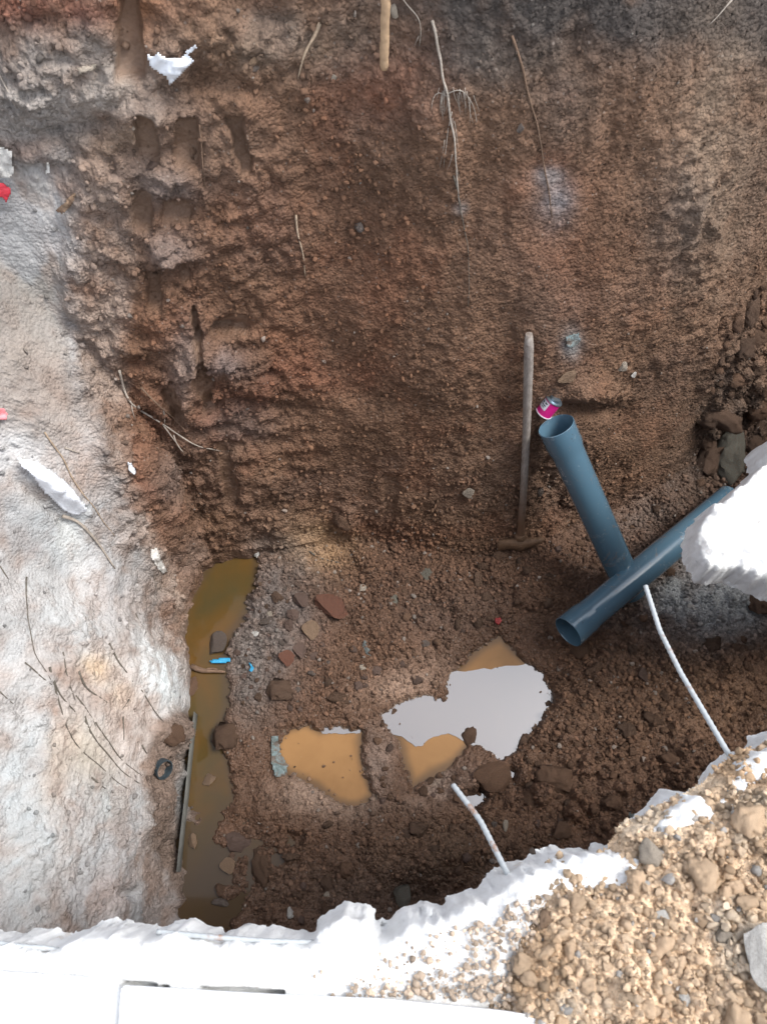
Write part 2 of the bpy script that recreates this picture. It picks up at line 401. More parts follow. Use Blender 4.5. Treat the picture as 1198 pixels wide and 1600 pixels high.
# displacement --------------------------------------------------
rough_floor = sstep(.3, .9, Nn[:, 2])
wallm = 1-rough_floor
left_pale = sstep(18, -14, polysd(U, Vp, [(-400, 230), (96, 262), (92, 430), (100, 600), (140, 690), (175, 800), (215, 900), (248, 1000), (300, 1085), (255, 1130), (232, 1210), (228, 1300), (262, 1360), (285, 1450), (300, 1700), (-500, 1700)])*-1 + 1.5*wob)
left_pale = left_pale*sstep(-.55, -.72, X)
def g2(cx, cy, rx, ry, ang=0, p=2):
    a = math.radians(ang); c, s_ = math.cos(a), math.sin(a); u = (U-cx)*c+(Vp-cy)*s_; v = -(U-cx)*s_+(Vp-cy)*c
    return np.exp(-(np.abs(u/rx)**p+np.abs(v/ry)**p))
big = .040*fbm(P, (2.7, 2.7, 1.4), 3, 11)
mid = .027*fbm(P+.02*np.stack([fbm(P, 14, 2, 71), fbm(P, 14, 2, 72), fbm(P, 14, 2, 73)], 1), 10, 4, 21)
fine = .0045*fbm(P, 70, 3, 51)
patchy = sstep(-.25, .35, fbm(P, 2.2, 2, 61))
streak = .0065*fbm(P, (16, 16, 1.6), 3, 91)
# crumble strength by place
rc = zone('rightclods', [(840, 1000), (1000, 930), (1300, 980), (1300, 1250), (1000, 1290), (820, 1290), (700, 1230), (800, 1190), (870, 1100)], 40)
rub = zone('rubble', [(1085, 700), (1120, 600), (1175, 470), (1300, 400), (1300, 760), (1140, 780), (1080, 760)], 22)
talus = zone('talus', [(540, 790), (700, 850), (820, 850), (900, 840), (1000, 800), (1100, 760), (1100, 880), (900, 960), (700, 980), (600, 960), (540, 880)], 40)
frontd = zone('front', [(380, 1260), (560, 1270), (800, 1230), (1000, 1290), (760, 1480), (400, 1480), (360, 1400)], 35)
midfl = zone('midfloor', [(380, 860), (700, 860), (860, 960), (780, 1000), (690, 1090), (560, 1130), (400, 1130), (350, 1020)], 30)
cr = .35 + .75*rc + .9*rub + .5*talus + .4*frontd + .25*midfl
cr = cr*(1-.82*left_pale)
smoothz = zone('smooth', [(990, 1090), (1300, 1010), (1300, 1230), (1120, 1200), (1010, 1160)], 40)
cr *= 1-.65*smoothz
rightwall = sstep(560, 780, U)*sstep(800, 650, Vp)
ul_block = zone('ulblock', [(-300, 20), (60, 45), (165, 60), (185, 150), (150, 215), (60, 240), (-300, 250)], 16)
D = big*(.35+.75*wallm) + mid*(1-.45*left_pale)*(1-.45*wallm)*(1-.35*rightwall) + fine*(1-.5*left_pale) + streak*wallm*(.7+1.3*rightwall)*(1-.6*left_pale)
mudm = np.clip(rc+.7*frontd+.5*talus+.4*midfl, 0, 1.2)
D += mudm*(.012*fbm(P, 22, 5, 171, .65) + .010*np.abs(fbm(P, 45, 4, 175, .6)))
D += cr*(cl1*.75*np.clip(rc+rub*1.4+.25*frontd, 0, 1.3) + cl2*.75*patchy + cl3*.55)
D += wallm*(1-left_pale)*(.20*cl3+.14*cl2*patchy)
rdg = 1-np.abs(fbm(P+.03*np.stack([big, mid, big], 1), (7, 7, 10), 4, 101))*2.6
leftish = sstep(560, 380, U)*wallm*(1-left_pale)
D += (.05+.75*leftish)*wallm*(1-.8*left_pale)*(1-rightwall)*.022*np.clip(rdg, -1, 1)
lump = np.clip(rc+.8*frontd+.45*talus+.45*midfl+.5*rub, 0, 1.2)*rough_floor
Pl = P + .02*np.stack([vnoise(P, 18, 181), vnoise(P, 18, 182), vnoise(P, 18, 183)], 1)
D += lump*(.75*clods(Pl, 9.5, 185, .15, .8)*sstep(-.3, .3, fbm(P, 3.2, 2, 189)) + .03*fbm(P, 6.5, 3, 187))
D += leftish*.28*clods(P+.012*np.stack([vnoise(P, 25, 131), vnoise(P, 25, 132), vnoise(P, 25, 133)], 1), 11, 137, .2, .8)
D += leftish*.45*clods(Pw, 24, 139, .2, .8)
# carved features: excavator tooth marks, ledges, hollows (pixel centre, half sizes, angle, depth)
edgew = .12*(wob+wob2)
def groove(x0_, y0_, x1_, y1_, w, depth):
    L = math.hypot(x1_-x0_, y1_-y0_); tx, ty = (x1_-x0_)/L, (y1_-y0_)/L
    a = (U-x0_)*tx+(Vp-y0_)*ty; b = np.abs(-(U-x0_)*ty+(Vp-y0_)*tx)+edgew*9
    return depth*sstep(w, w*.7, b)*sstep(-8, 6, a)*sstep(L+10, L-6, a)
gm = 0
D0 = D.copy(); D = D*0
for g in [(229, 175, 229, 245, 15, .032), (292, 182, 292, 255, 14, .032), (222, 300, 224, 355, 17, .035), (275, 314, 277, 345, 24, .03), (240, 425, 242, 475, 13, .045), (286, 408, 290, 436, 11, .03), (302, 478, 326, 640, 11, .04), (330, 512, 385, 514, 12, .04), (266, 605, 284, 655, 13, .045), (366, 178, 386, 268, 10, .03), (368, 688, 370, 702, 16, .02), (346, 690, 362, 780, 13, .025), (202, -30, 206, 118, 20, .08), (610, 740, 612, 800, 12, .015)]:
    g = g[:4]+(g[4]*1.15, g[5]*.62); k = groove(*g); D -= k; gm = np.maximum(gm, np.minimum(k/.02, 1))
D = D0*(1-.8*gm) + .5*big*gm + D
for (a, b, rx, ry, ang, amp) in [(262, 285, 48, 28, 5, .04), (265, 385, 45, 30, 5, .035), (248, 175, 55, 18, 5, .02), (345, 560, 60, 16, 5, .03), (380, 590, 30, 14, 0, .03), (470, 600, 70, 22, 5, .02),
        (292, 570, 26, 60, 5, .045), (350, 520, 50, 8, 0, -.03), (100, 205, 75, 10, -12, -.025), (60, 130, 90, 60, 0, .05), (350, 60, 60, 40, 0, .035), (300, 130, 50, 20, 0, -.03), (420, 640, 60, 12, 0, -.02),
        (660, 300, 60, 120, 0, .015), (760, 250, 40, 150, 0, -.012), (930, 615, 34, 16, 0, .045), (920, 645, 44, 11, 0, -.05), (950, 260, 22, 110, 12, -.018), (1080, 330, 50, 140, 0, .03), (870, 780, 26, 60, -20, -.03),
        (545, 790, 18, 60, 8, .02), (275, 890, 30, 20, 30, -.02), (260, 760, 40, 60, 0, .02), (720, 560, 90, 50, 0, .012), (1150, 560, 60, 80, 0, .05), (540, 800, 30, 30, 0, .02),
        (690, 1395, 60, 22, -5, -.05), (630, 1400, 40, 25, 0, -.03), (700, 1340, 110, 22, -8, .04), (980, 1310, 60, 40, -30, .05), (1100, 1230, 90, 60, -20, .05), (765, 1252, 40, 14, 15, -.045), (1090, 960, 90, 50, 0, .02),
        (100, 770, 60, 14, 38, .03), (70, 790, 60, 8, 42, -.025), (210, 1395, 14, 10, 0, -.04), (250, 1060, 26, 50, -10, .02), (130, 990, 40, 40, 0, .018), (60, 1330, 50, 90, 0, .02), (270, 1145, 28, 24, 0, .05), (255, 1310, 18, 50, 0, -.015)]:
    D += amp*g2(a, b, rx, ry, ang)*(1+.15*wob2)
# draped folds on the pale left slope
ragged = sstep(-.1, .35, fbm(P, (4, 2.5, 2.5), 3, 125))
D += left_pale*.012*fbm(P, (7, 3, 3), 3, 120) + left_pale*.009*np.abs(fbm(P, (22, 9, 12), 4, 122)) + left_pale*ragged*(.020*np.abs(fbm(P, 30, 5, 127, .65)) + .4*cl3)
# water hollows
dc, sdc = dip(CH, 10, .060); dc = dc*(1-sstep(1215, 1300, Vp)*np.clip(.38+2.2*fbm(P, 8, 4, 47)+.8*sstep(300, 380, U), 0, 1)*.9); da, sda = dip(PA, 9, .05); db, sdb = dip(PB, 9, .055)
dsm = 0
for q in ([(728, 1238), (760, 1236), (766, 1262), (735, 1262)], [(775, 1196), (806, 1206), (800, 1216), (776, 1208)], [(450, 1300), (478, 1302), (470, 1322), (448, 1318)]):
    k, _ = dip(q, 7, .05); dsm = np.maximum(dsm, k)
wetd = np.maximum(np.maximum(dc, da), np.maximum(db, dsm))
Dw = D*(1-.0*wetd)
rimlow = np.maximum.reduce([sstep(-70, 0, sdc), sstep(-60, 0, sda), sstep(-60, 0, sdb)])*isfloor
P2 = P + Nn*Dw[:, None]
P2[:, 2] -= wetd*isfloor
# keep banks beside the puddles just above water level
zt = np.where(isfloor > .5, P2[:, 2], 0)
P2[:, 2] = np.where((isfloor > .3), P2[:, 2]*(1-.5*rimlow)+(.5*rimlow)*(WATER+.010-wetd*.9 + 1.0*D), P2[:, 2])
# terrain never rises above the underside of the slab near the camera
un = sstep(.0, -.12, Y)
P2[:, 2] = np.where(un > 0, np.minimum(P2[:, 2], -.15*un + .5*(1-un)), P2[:, 2])
# ---- soil colours (what the ground itself is made of)
def mixc(C, c, m): return C*(1-m[:, None]) + np.asarray(c)[None, :]*m[:, None]
n1 = fbm(P, 3.0, 4, 200); n2 = fbm(P, 7.0, 4, 210); n3 = fbm(P, 18, 3, 220)
C = np.tile(np.array([.182, .101, .060]), (len(P), 1))
C = mixc(C, (.160, .092, .062), sstep(.0, .45, n1)*.6)
C = mixc(C, (.205, .090, .048), sstep(.05, .5, n2)*.45)
C = mixc(C, (.215, .088, .046), np.clip(g2(450, 430, 200, 200, 30)*(1+n2), 0, 1)*.3)
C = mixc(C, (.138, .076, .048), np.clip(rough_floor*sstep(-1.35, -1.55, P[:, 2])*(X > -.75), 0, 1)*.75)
rough = lambda m, a=.9: np.clip(m*(1+a*(n2*.8+n3*.8)), 0, 1)
red = (.235, .088, .048); ochre = (.27, .145, .06); greyp = (.27, .205, .175); dark = (.060, .048, .043); pale = (.40, .385, .375)
for (a, b, rx, ry, ang, c, st) in [
        (480, 590, 110, 28, -4, red, .55), (370, 640, 60, 40, 0, red, .45), (700, 60, 60, 80, 0, red, .0), (600, 130, 70, 60, 0, red, .55), (880, 370, 60, 110, 10, red, .45), (930, 420, 50, 120, 12, (.24, .125, .07), .5),
        (80, 12, 120, 26, 0, (.23, .075, .04), .95), (208, 60, 32, 90, 3, (.26, .11, .045), .95), (370, 70, 60, 25, 20, ochre, .5), (190, 210, 70, 22, -35, ochre, .7), (130, 240, 30, 24, 0, (.2, .10, .05), .8), (500, 75, 22, 18, 0, ochre, .5),
        (400, 300, 120, 60, 0, red, .28), (240, 620, 60, 60, 0, red, .35), (215, 720, 40, 90, 10, red, .55), (230, 840, 30, 60, 10, (.28, .15, .10), .6), (330, 600, 20, 60, 0, red, .4),
        (262, 285, 50, 30, 5, greyp, .85), (265, 385, 48, 28, 5, greyp, .75), (255, 165, 55, 18, 10, greyp, .6), (345, 560, 45, 22, 5, (.22, .17, .155), .8), (290, 560, 26, 60, 5, greyp, .7), (430, 60, 110, 50, 0, (.21, .165, .13), .7), (560, 60, 60, 50, 0, (.17, .13, .10), .6),
        (330, 230, 90, 60, 0, (.22, .15, .11), .6), (380, 660, 50, 30, 0, (.20, .16, .145), .6), (250, 740, 30, 40, 0, (.2, .17, .15), .6), (150, 120, 100, 70, 0, (.31, .26, .22), .9), (50, 150, 110, 90, 0, (.37, .33, .30), .95), (70, 90, 90, 30, 0, (.33, .29, .26), .8), (190, 250, 60, 60, 0, (.27, .21, .17), .5), (100, 215, 60, 20, -10, (.14, .12, .105), .6),
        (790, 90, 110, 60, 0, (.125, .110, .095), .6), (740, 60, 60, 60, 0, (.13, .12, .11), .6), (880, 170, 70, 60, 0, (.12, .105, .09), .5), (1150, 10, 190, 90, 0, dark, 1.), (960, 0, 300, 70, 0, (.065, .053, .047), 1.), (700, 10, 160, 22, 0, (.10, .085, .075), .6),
        (1110, 250, 70, 190, 4, (.27, .19, .13), .8), (1060, 340, 40, 90, 5, (.21, .175, .155), .5), (1170, 300, 60, 160, 0, (.24, .165, .115), .6), (1000, 620, 100, 90, 0, (.19, .118, .072), .4), (870, 325, 26, 34, 0, (.34, .31, .31), .8), (858, 278, 22, 14, 0, (.33, .30, .29), .7), (720, 328, 10, 10, 0, (.36, .34, .33), .7), (895, 540, 16, 22, 0, (.33, .34, .34), .8), (860, 480, 60, 60, 0, (.20, .15, .125), .4),
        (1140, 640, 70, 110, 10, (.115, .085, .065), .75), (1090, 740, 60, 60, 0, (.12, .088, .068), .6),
        (490, 852, 54, 38, 15, (.37, .225, .12), 1.), (430, 850, 40, 30, 0, (.15, .125, .11), .6), (430, 960, 60, 110, 15, (.19, .16, .145), .8), (395, 1040, 40, 90, 8, (.18, .155, .14), .8), (700, 960, 90, 40, 0, (.175, .125, .10), .5),
        (500, 1245, 66, 30, 8, (.34, .235, .175), 1.), (592, 1190, 24, 64, 5, (.31, .225, .18), .9), (640, 1065, 70, 24, -20, (.30, .20, .145), .9), (660, 1030, 60, 20, -20, (.22, .145, .105), .5), (690, 1225, 56, 28, -30, (.29, .205, .16), .9),
        (1110, 935, 95, 62, 0, (.36, .37, .37), 1.), (1010, 800, 60, 30, -30, (.19, .16, .14), .6), (945, 975, 40, 14, 0, (.30, .26, .24), .5), (1070, 965, 22, 12, 0, (.5, .48, .46), .5), (1130, 1080, 110, 70, 0, (.24, .14, .078), .6), (960, 1130, 220, 120, 0, (.215, .130, .082), .5),
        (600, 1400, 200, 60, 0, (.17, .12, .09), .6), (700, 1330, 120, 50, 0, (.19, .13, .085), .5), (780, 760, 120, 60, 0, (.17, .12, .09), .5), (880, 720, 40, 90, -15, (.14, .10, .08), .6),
        (340, 920, 60, 90, 0, (.12, .09, .075), .0), (262, 1290, 30, 130, 0, (.17, .125, .10), .95), (285, 1240, 14, 50, 0, (.22, .20, .19), .8), (300, 1395, 40, 60, 0, (.20, .14, .11), .9), (300, 1180, 14, 60, 0, (.25, .23, .22), .6), (262, 1150, 30, 30, 0, (.22, .14, .10), .6), (300, 870, 24, 26, 0, (.30, .22, .18), .6), (270, 885, 26, 20, 30, (.31, .22, .18), .6)]:
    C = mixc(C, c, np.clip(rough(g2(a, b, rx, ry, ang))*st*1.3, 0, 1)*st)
bankc = sstep(20, -14, polysd(U, Vp, [(60, 230), (200, 250), (215, 420), (185, 560), (190, 640), (200, 760), (250, 860), (300, 960), (305, 1100), (290, 1190), (280, 1500), (-300, 1700), (-300, 230)])*-1 + 2*wob)*sstep(-.5, -.62, X)
C = mixc(C, (.33, .245, .195), np.clip(bankc*(.85+n2*.7+n3*.9), 0, 1))
C = mixc(C, (.24, .13, .08), np.clip(bankc*sstep(.1, .4, fbm(P, 6, 4, 231)), 0, 1)*.7)
lps = sstep(55, -30, polysd(U, Vp, [(-400, 230), (96, 262), (92, 430), (100, 600), (140, 690), (175, 800), (215, 900), (240, 1000), (290, 1085), (250, 1130), (232, 1210), (228, 1300), (250, 1360), (285, 1450), (300, 1700), (-500, 1700)])*-1 + 2.2*wob + 2*wob2)*sstep(-.55, -.72, X)
lp = np.clip(lps*(.95+.4*n2+.8*n3), 0, 1)
C = mixc(C, pale, lp)
lpz = left_pale > .3
for (a, b, rx, ry, ang, c, st) in [
        (30, 430, 90, 190, 0, (.27, .25, .225), .95), (60, 580, 80, 90, 0, (.34, .30, .265), .7), (110, 640, 60, 60, 30, (.40, .32, .27), .5), (30, 720, 60, 40, 30, (.56, .58, .59), .8), (110, 780, 60, 20, 40, (.50, .54, .57), .9), (90, 830, 40, 70, -35, (.52, .54, .53), .7),
        (80, 960, 90, 60, 30, (.42, .43, .43), .6), (40, 1180, 70, 160, 0, (.42, .45, .465), .8), (150, 1045, 32, 24, 0, (.52, .38, .25), .8), (190, 1090, 26, 22, 0, (.52, .40, .28), .7), (130, 1170, 60, 40, 45, (.50, .43, .33), .6), (85, 1210, 24, 60, 10, (.42, .30, .21), .75),
        (210, 1130, 50, 60, 0, (.55, .44, .38), .6), (252, 1050, 26, 56, -12, (.74, .80, .82), .95), (200, 1350, 80, 110, 0, (.43, .41, .41), .5), (40, 1330, 60, 110, 0, (.40, .44, .46), .7), (180, 1260, 24, 22, 0, (.45, .47, .47), .7), (212, 1395, 12, 12, 0, (.20, .20, .20), .7),
        (160, 720, 40, 40, 0, (.42, .36, .33), .6), (145, 900, 16, 60, -10, (.46, .48, .49), .5), (185, 930, 60, 40, 30, (.55, .46, .42), .4), (170, 1400, 60, 30, 0, (.52, .42, .38), .5)]:
    C = mixc(C, c, np.clip(rough(g2(a, b, rx, ry, ang))*st, 0, 1)*left_pale)
db1 = fbm(P, (5, 4, 4), 5, 240, .6); db2 = fbm(P, (13, 9, 9), 5, 244, .65)
C = mixc(C, (.34, .245, .195), np.clip(left_pale*(sstep(-.02, .22, db1)*.55+sstep(.02, .25, db2)*.45)*(.30+.50*sstep(30, 170, U)), 0, .8))
C = mixc(C, (.40, .43, .45), left_pale*sstep(.12, .3, fbm(P, (6, 3, 3), 4, 248))*.45)
ring = np.exp(-((P2[:, 2]-WATER-.004)/.0035)**2)*np.maximum(sstep(-30, -5, sda), sstep(-30, -5, sdb))*isfloor
C = mixc(C, (.36, .28, .22), np.clip(ring*1.1, 0, 1)*(.45+.5*sstep(-.2, .3, n3)))
strip = sstep(-6, 8, polysd(U, Vp, [(245, 1125), (306, 1105), (298, 1200), (285, 1370), (320, 1450), (345, 1470), (300, 1460), (268, 1380), (246, 1310), (234, 1270), (230, 1200)])+wob2*1.5)
C = mixc(C, (.205, .145, .112), strip*.9)
C = mixc(C, (.24, .235, .23), strip*np.clip(g2(283, 1240, 12, 60, 0)*1.3, 0, 1)*.9)
# root-crumb dark specks & smooth cut faces of the tooth marks
C = mixc(C, (.20, .125, .082), np.clip(gm, 0, 1)*.7)
C = C*(1-.28*np.clip(rimlow*sstep(.02, -.01, P2[:, 2]-WATER), 0, 1))[:, None]     # soaked margin, darker because wet
wetm = np.clip(.30 + .3*rough_floor + .5*rimlow + .25*sstep(0, .5, n1)*(1-left_pale) + .25*gm, 0, 1)*(1-.8*left_pale)
grit = np.clip((1-.62*left_pale+.25*left_pale*sstep(0, .3, db2))*(1-.75*gm)*(1-.3*smoothz), 0, 1)
C = np.clip(C, .01, .9)
FG = grid_faces(NU, NV)
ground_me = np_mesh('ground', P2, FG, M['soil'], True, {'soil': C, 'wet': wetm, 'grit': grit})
ground = props(obj('ground', ground_me), 'earth pit with crumbly brown walls and a pale plastered bank on the left', kind='structure')
bpy.context.view_layer.update()

def hit(px, py):
    d = ray(px, py).normalized()
    ok, loc, nor, _ = ground.ray_cast(Vector((0, 0, CAM_Z)), d)
    if not ok: loc, nor = on_z(px, py, FLOOR), Vector((0, 0, 1))
    if loc.z < WATER: loc, nor = on_z(px, py, WATER), Vector((0, 0, 1))
    if nor.dot(d) > 0: nor = -nor
    dep = loc.y*CP - (loc.z-CAM_Z)*SP
    return loc.copy(), nor.copy(), dep/FPX
def snormal(px, py, r=14):
    a, b, c = hit(px-r, py+r)[0], hit(px+r, py+r)[0], hit(px, py-r)[0]
    n = (b-a).cross(c-a)
    if n.length < 1e-9: return Vector((0, -.5, .8)).normalized()
    n.normalize()
    if n.dot(ray(px, py)) > 0: n = -n
    return n

# ------------------------------------------------------------------ water
NVv = P2.reshape(NV, NU, 3)
def water_sheet(name, pts, z, mat, grow=0.0, wav=0, label=None, exact=False, parent=None):
    w = np.array([on_z(x, y, z)[:2] for x, y in pts])
    c = w.mean(0)
    lo, hi = w.min(0)-.06, w.max(0)+.06; st = .008 if not exact else .004
    gx, gy = np.arange(lo[0], hi[0], st), np.arange(lo[1], hi[1], st)
    A, B = np.meshgrid(gx, gy); a, b = A.ravel(), B.ravel()
    sd = polysd(a, b, w); Q = np.stack([a, b, a*0+z], 1)
    sd2 = sd + .008*fbm(Q, 26, 4, 300) if exact else sd
    idx = np.arange(len(a)).reshape(A.shape)
    F = np.stack([idx[:-1, :-1], idx[:-1, 1:], idx[1:, 1:], idx[1:, :-1]], -1).reshape(-1, 4)
    keep = (sd2[F].max(1) > (-0.05 if not exact else 0)); F = F[keep]
    if exact: Q[:, 0], Q[:, 1] = snap(A, B, sd2, 0)
    used = np.unique(F); rm = -np.ones(len(a), int); rm[used] = np.arange(len(used))
    sh = sstep(.03+.02*fbm(Q, 12, 3, 301), -.004, sd)*.8
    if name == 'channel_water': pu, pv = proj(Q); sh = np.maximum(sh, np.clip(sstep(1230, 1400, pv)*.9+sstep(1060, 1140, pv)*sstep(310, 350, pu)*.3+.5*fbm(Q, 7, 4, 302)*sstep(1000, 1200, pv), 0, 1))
    me = np_mesh(name, Q[used], rm[F], mat, True, {'shallow': sh[used]*(0 if exact else 1)})
    o = obj(name, me, parent)
    return props(o, label, kind='structure') if parent is None else o
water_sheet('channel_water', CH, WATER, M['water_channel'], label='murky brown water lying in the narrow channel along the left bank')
pa = water_sheet('puddle', PA, WATER, M['water_brown'], label='small square brown puddle right of the channel')
pb = water_sheet('puddle', PB, WATER, M['water_brown'], label='large puddle in the middle of the pit mirroring the pale sky')
water_sheet('sky_glare_sheet', [(738, 1048), (790, 1040), (815, 1040), (838, 1030), (880, 1060), (890, 1100), (850, 1180), (776, 1200), (745, 1168), (728, 1158), (700, 1147), (676, 1150), (660, 1164), (648, 1166), (630, 1152), (585, 1135), (580, 1080), (660, 1070), (690, 1080), (690, 1050)], WATER+.003, M['water_sky_glare'], exact=True, parent=pb)  # sheet outlined where the sky reflection falls; same brown water all around
water_sheet('sky_glare_sheet', [(500, 1120), (565, 1120), (563, 1146), (530, 1147), (503, 1146)], WATER+.003, M['water_sky_glare'], exact=True, parent=pa)  # sky reflection along the far rim, shaped as its own sheet
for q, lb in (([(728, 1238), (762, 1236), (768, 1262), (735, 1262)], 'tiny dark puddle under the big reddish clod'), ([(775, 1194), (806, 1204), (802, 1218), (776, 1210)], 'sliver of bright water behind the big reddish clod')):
    water_sheet('puddle', q, WATER, M['water_sky_glare'], label=lb)

# ------------------------------------------------------------------ slab, paving, tan heap near the camera (street level z = 0)
EDGE = [(-500, 1500), (-120, 1480), (-60, 1476), (0, 1478), (60, 1492), (110, 1478), (170, 1466), (230, 1478), (268, 1466), (300, 1474), (330, 1484), (372, 1482), (430, 1484), (470, 1488), (492, 1478), (506, 1450), (535, 1438), (566, 1444), (576, 1468), (612, 1466), (632, 1450), (676, 1440), (715, 1426), (748, 1420), (765, 1428), (770, 1410), (800, 1382), (822, 1360), (870, 1350), (900, 1340), (960, 1336), (985, 1338), (1010, 1318), (1050, 1268), (1085, 1246), (1120, 1256), (1140, 1232), (1160, 1204), (1190, 1176), (1240, 1150), (1340, 1110), (1700, 1050)]
edge_w = [tuple(on_z(x, y, 0)[:2]) for x, y in EDGE]
slab_poly = edge_w + [(2.6, edge_w[-1][1]), (2.6, -2.2), (-2.6, -2.2), (-2.6, edge_w[0][1])]
def rough_slab(name, poly, z, th, st, bx, mat, seed, amp=.006, side=.03, bumpy=None):
    gx, gy = np.arange(bx[0], bx[2], st), np.arange(bx[1], bx[3], st); A, B = np.meshgrid(gx, gy); a, b = A.ravel(), B.ravel()
    sd = polysd(a, b, poly); Q = np.stack([a, b, a*0+z], 1); sd = sd + .009*fbm(Q, 22, 3, seed) + .005*fbm(Q, 85, 3, seed+8)
    idx = np.arange(len(a)).reshape(A.shape)
    F = np.stack([idx[:-1, :-1], idx[:-1, 1:], idx[1:, 1:], idx[1:, :-1]], -1).reshape(-1, 4)
    keep = sd[F].max(1) > -side; F = F[keep]; Q[:, 0], Q[:, 1] = snap(A, B, sd, -side)
    t = np.clip(-sd/side, 0, 1); zz = z - th*t**1.3 - .010*sstep(.02, -.002, sd) - .010*t + (.012*np.abs(fbm(Q, 60, 4, seed+9))+.006*fbm(Q, 130, 2, seed+10))*sstep(.045, .0, sd) + amp*fbm(Q, 24, 4, seed+3) + (bumpy(a, b, sd) if bumpy else 0)
    Q[:, 2] = zz; Q2 = Q + np.stack([t*.008*fbm(Q, 20, 2, seed+5), t*.008*fbm(Q, 20, 2, seed+6), t*0], 1)
    used = np.unique(F); rm = -np.ones(len(a), int); rm[used] = np.arange(len(used)); F = rm[F]; Qt = Q2[used]
    Qb = Qt.copy(); Qb[:, 2] = np.minimum(z-th, Qt[:, 2]-.0005); n = len(Qt)
    me = np_mesh(name, np.concatenate([Qt, Qb]), np.concatenate([F, F[:, ::-1]+n]), mat); return me
PILE = [on_z(x, y, .02)[:2] for x, y in [(795, 1640), (770, 1560), (790, 1500), (812, 1460), (820, 1420), (850, 1385), (900, 1362), (950, 1358), (985, 1345), (1000, 1312), (1030, 1290), (1060, 1266), (1100, 1262), (1130, 1245), (1165, 1205), (1250, 1160), (1600, 1120), (1900, 1500), (1900, 2100), (900, 2100), (800, 1750)]]
PATCH = [on_z(x, y, .0)[:2] for x, y in [(560, 1560), (580, 1530), (700, 1520), (780, 1500), (800, 1560), (760, 1580), (640, 1575)]]
JO = [[on_z(x, y, 0)[:2] for x, y in q] for q in ([(188, 1534), (243, 1539), (246, 1550), (192, 1546)], [(312, 1543), (442, 1550), (444, 1561), (316, 1555)], [(250, 1542), (262, 1543), (262, 1549), (252, 1548)])]
def slab_bumps(a, b, sd):
    Q = np.stack([a, b, a*0], 1); g = sum(-.05*sstep(-.0025, .0015, polysd(a, b, q)) for q in JO)
    return g + .006*sstep(.1, .0, sd)*np.abs(fbm(Q, 22, 4, 9)) + .35*clods(Q, 45, 3, .2, .7)*sstep(.1, .35, fbm(Q, 6, 3, 15)+.25*sstep(.1, .01, sd))
slab = props(obj('concrete_slab', rough_slab('concrete_slab', slab_poly, 0, .12, .0036, (-.85, -.62, .95, .42), M['concrete'], 400, .007, .017, slab_bumps)), 'white concrete slab with a broken edge along the near side of the pit', kind='structure')
# beyond the view the slab simply goes on
def box_mesh(name, lo, hi, mat, bev=0.0):
    bm = bmesh.new(); bmesh.ops.create_cube(bm, size=1)
    for v in bm.verts: v.co = Vector([(lo[i]+hi[i])/2 + v.co[i]*(hi[i]-lo[i]) for i in range(3)])
    if bev: bmesh.ops.bevel(bm, geom=bm.edges[:], offset=bev, segments=2, affect='EDGES')
    me = bpy.data.meshes.new(name); bm.to_mesh(me); bm.free(); me.materials.append(mat); return me
for i, (lo, hi) in enumerate([((-2.6, -2.6, -.12), (2.8, -.622, -.001)), ((-2.6, -.621, -.12), (-.852, -.12, -.001)), ((.952, -.621, -.12), (2.8, .30, -.001))]):
    obj('slab_field', box_mesh('slab_field', lo, hi, M['concrete']), slab)
# paving slabs lying on the concrete, with the open joints
pave = props(bpy.data.objects.new('pavement', None), 'smooth white paving laid on the concrete, cut by one joint', kind='structure'); COL.objects.link(pave)
def paver(pts, z0, z1):
    w = [on_z(x, y, z1) for x, y in pts]; bm = bmesh.new()
    f = bm.faces.new([bm.verts.new((p.x, p.y, z0)) for p in w]); r = bmesh.ops.extrude_face_region(bm, geom=[f])
    for v in r['geom']:
        if isinstance(v, bmesh.types.BMVert): v.co.z = z1
    bmesh.ops.recalc_face_normals(bm, faces=bm.faces); bmesh.ops.bevel(bm, geom=[e for e in bm.edges], offset=.003, segments=2, affect='EDGES')
    me = bpy.data.meshes.new('paving_slab'); bm.to_mesh(me); bm.free(); me.materials.append(M['paving']); obj('paving_slab', me, pave)
paver([(-400, 1506), (-100, 1514), (0, 1519), (90, 1524), (150, 1530), (146, 1620), (140, 1900), (-400, 1900)], .012, .030)
paver([(189, 1541), (300, 1548), (440, 1556), (600, 1562), (780, 1580), (900, 1596), (960, 1640), (990, 1900), (180, 1900), (184, 1620)], .016, .034)
# tan heap
pw = np.array(PILE); gx, gy = np.arange(.12, 1.15, .0026), np.arange(-.42, .27, .0026); A, B = np.meshgrid(gx, gy); a, b = A.ravel(), B.ravel()
Q = np.stack([a, b, a*0], 1); sdp = polysd(a, b, pw) + .014*fbm(Q, 18, 4, 500)
Qw = Q + .004*np.stack([vnoise(Q, 70, 1), vnoise(Q, 70, 2), vnoise(Q, 70, 3)], 1)
hh = .060*sstep(-.01, .30, sdp) + .030*sstep(0, .05, sdp)*(1+.6*fbm(Q, 7, 3, 510)) + 0.4*clods(Qw, 22, 520, .15, .8)*sstep(0, .03, sdp) + 0.7*clods(Qw, 48, 524, .15, .8)*sstep(-.004, .02, sdp) + 1.*clods(Qw, 95, 528, .2, .8) + .006*fbm(Q, 60, 3, 530)
zz = -.012 + hh*sstep(-.012, .012, sdp) - .03*sstep(0, -.02, sdp)
P3 = Q.copy(); P3[:, 2] = zz
idx = np.arange(len(a)).reshape(A.shape); F = np.stack([idx[:-1, :-1], idx[:-1, 1:], idx[1:, 1:], idx[1:, :-1]], -1).reshape(-1, 4)
F = F[sdp[F].max(1) > -.02]; used = np.unique(F); rm = -np.ones(len(a), int); rm[used] = np.arange(len(used))
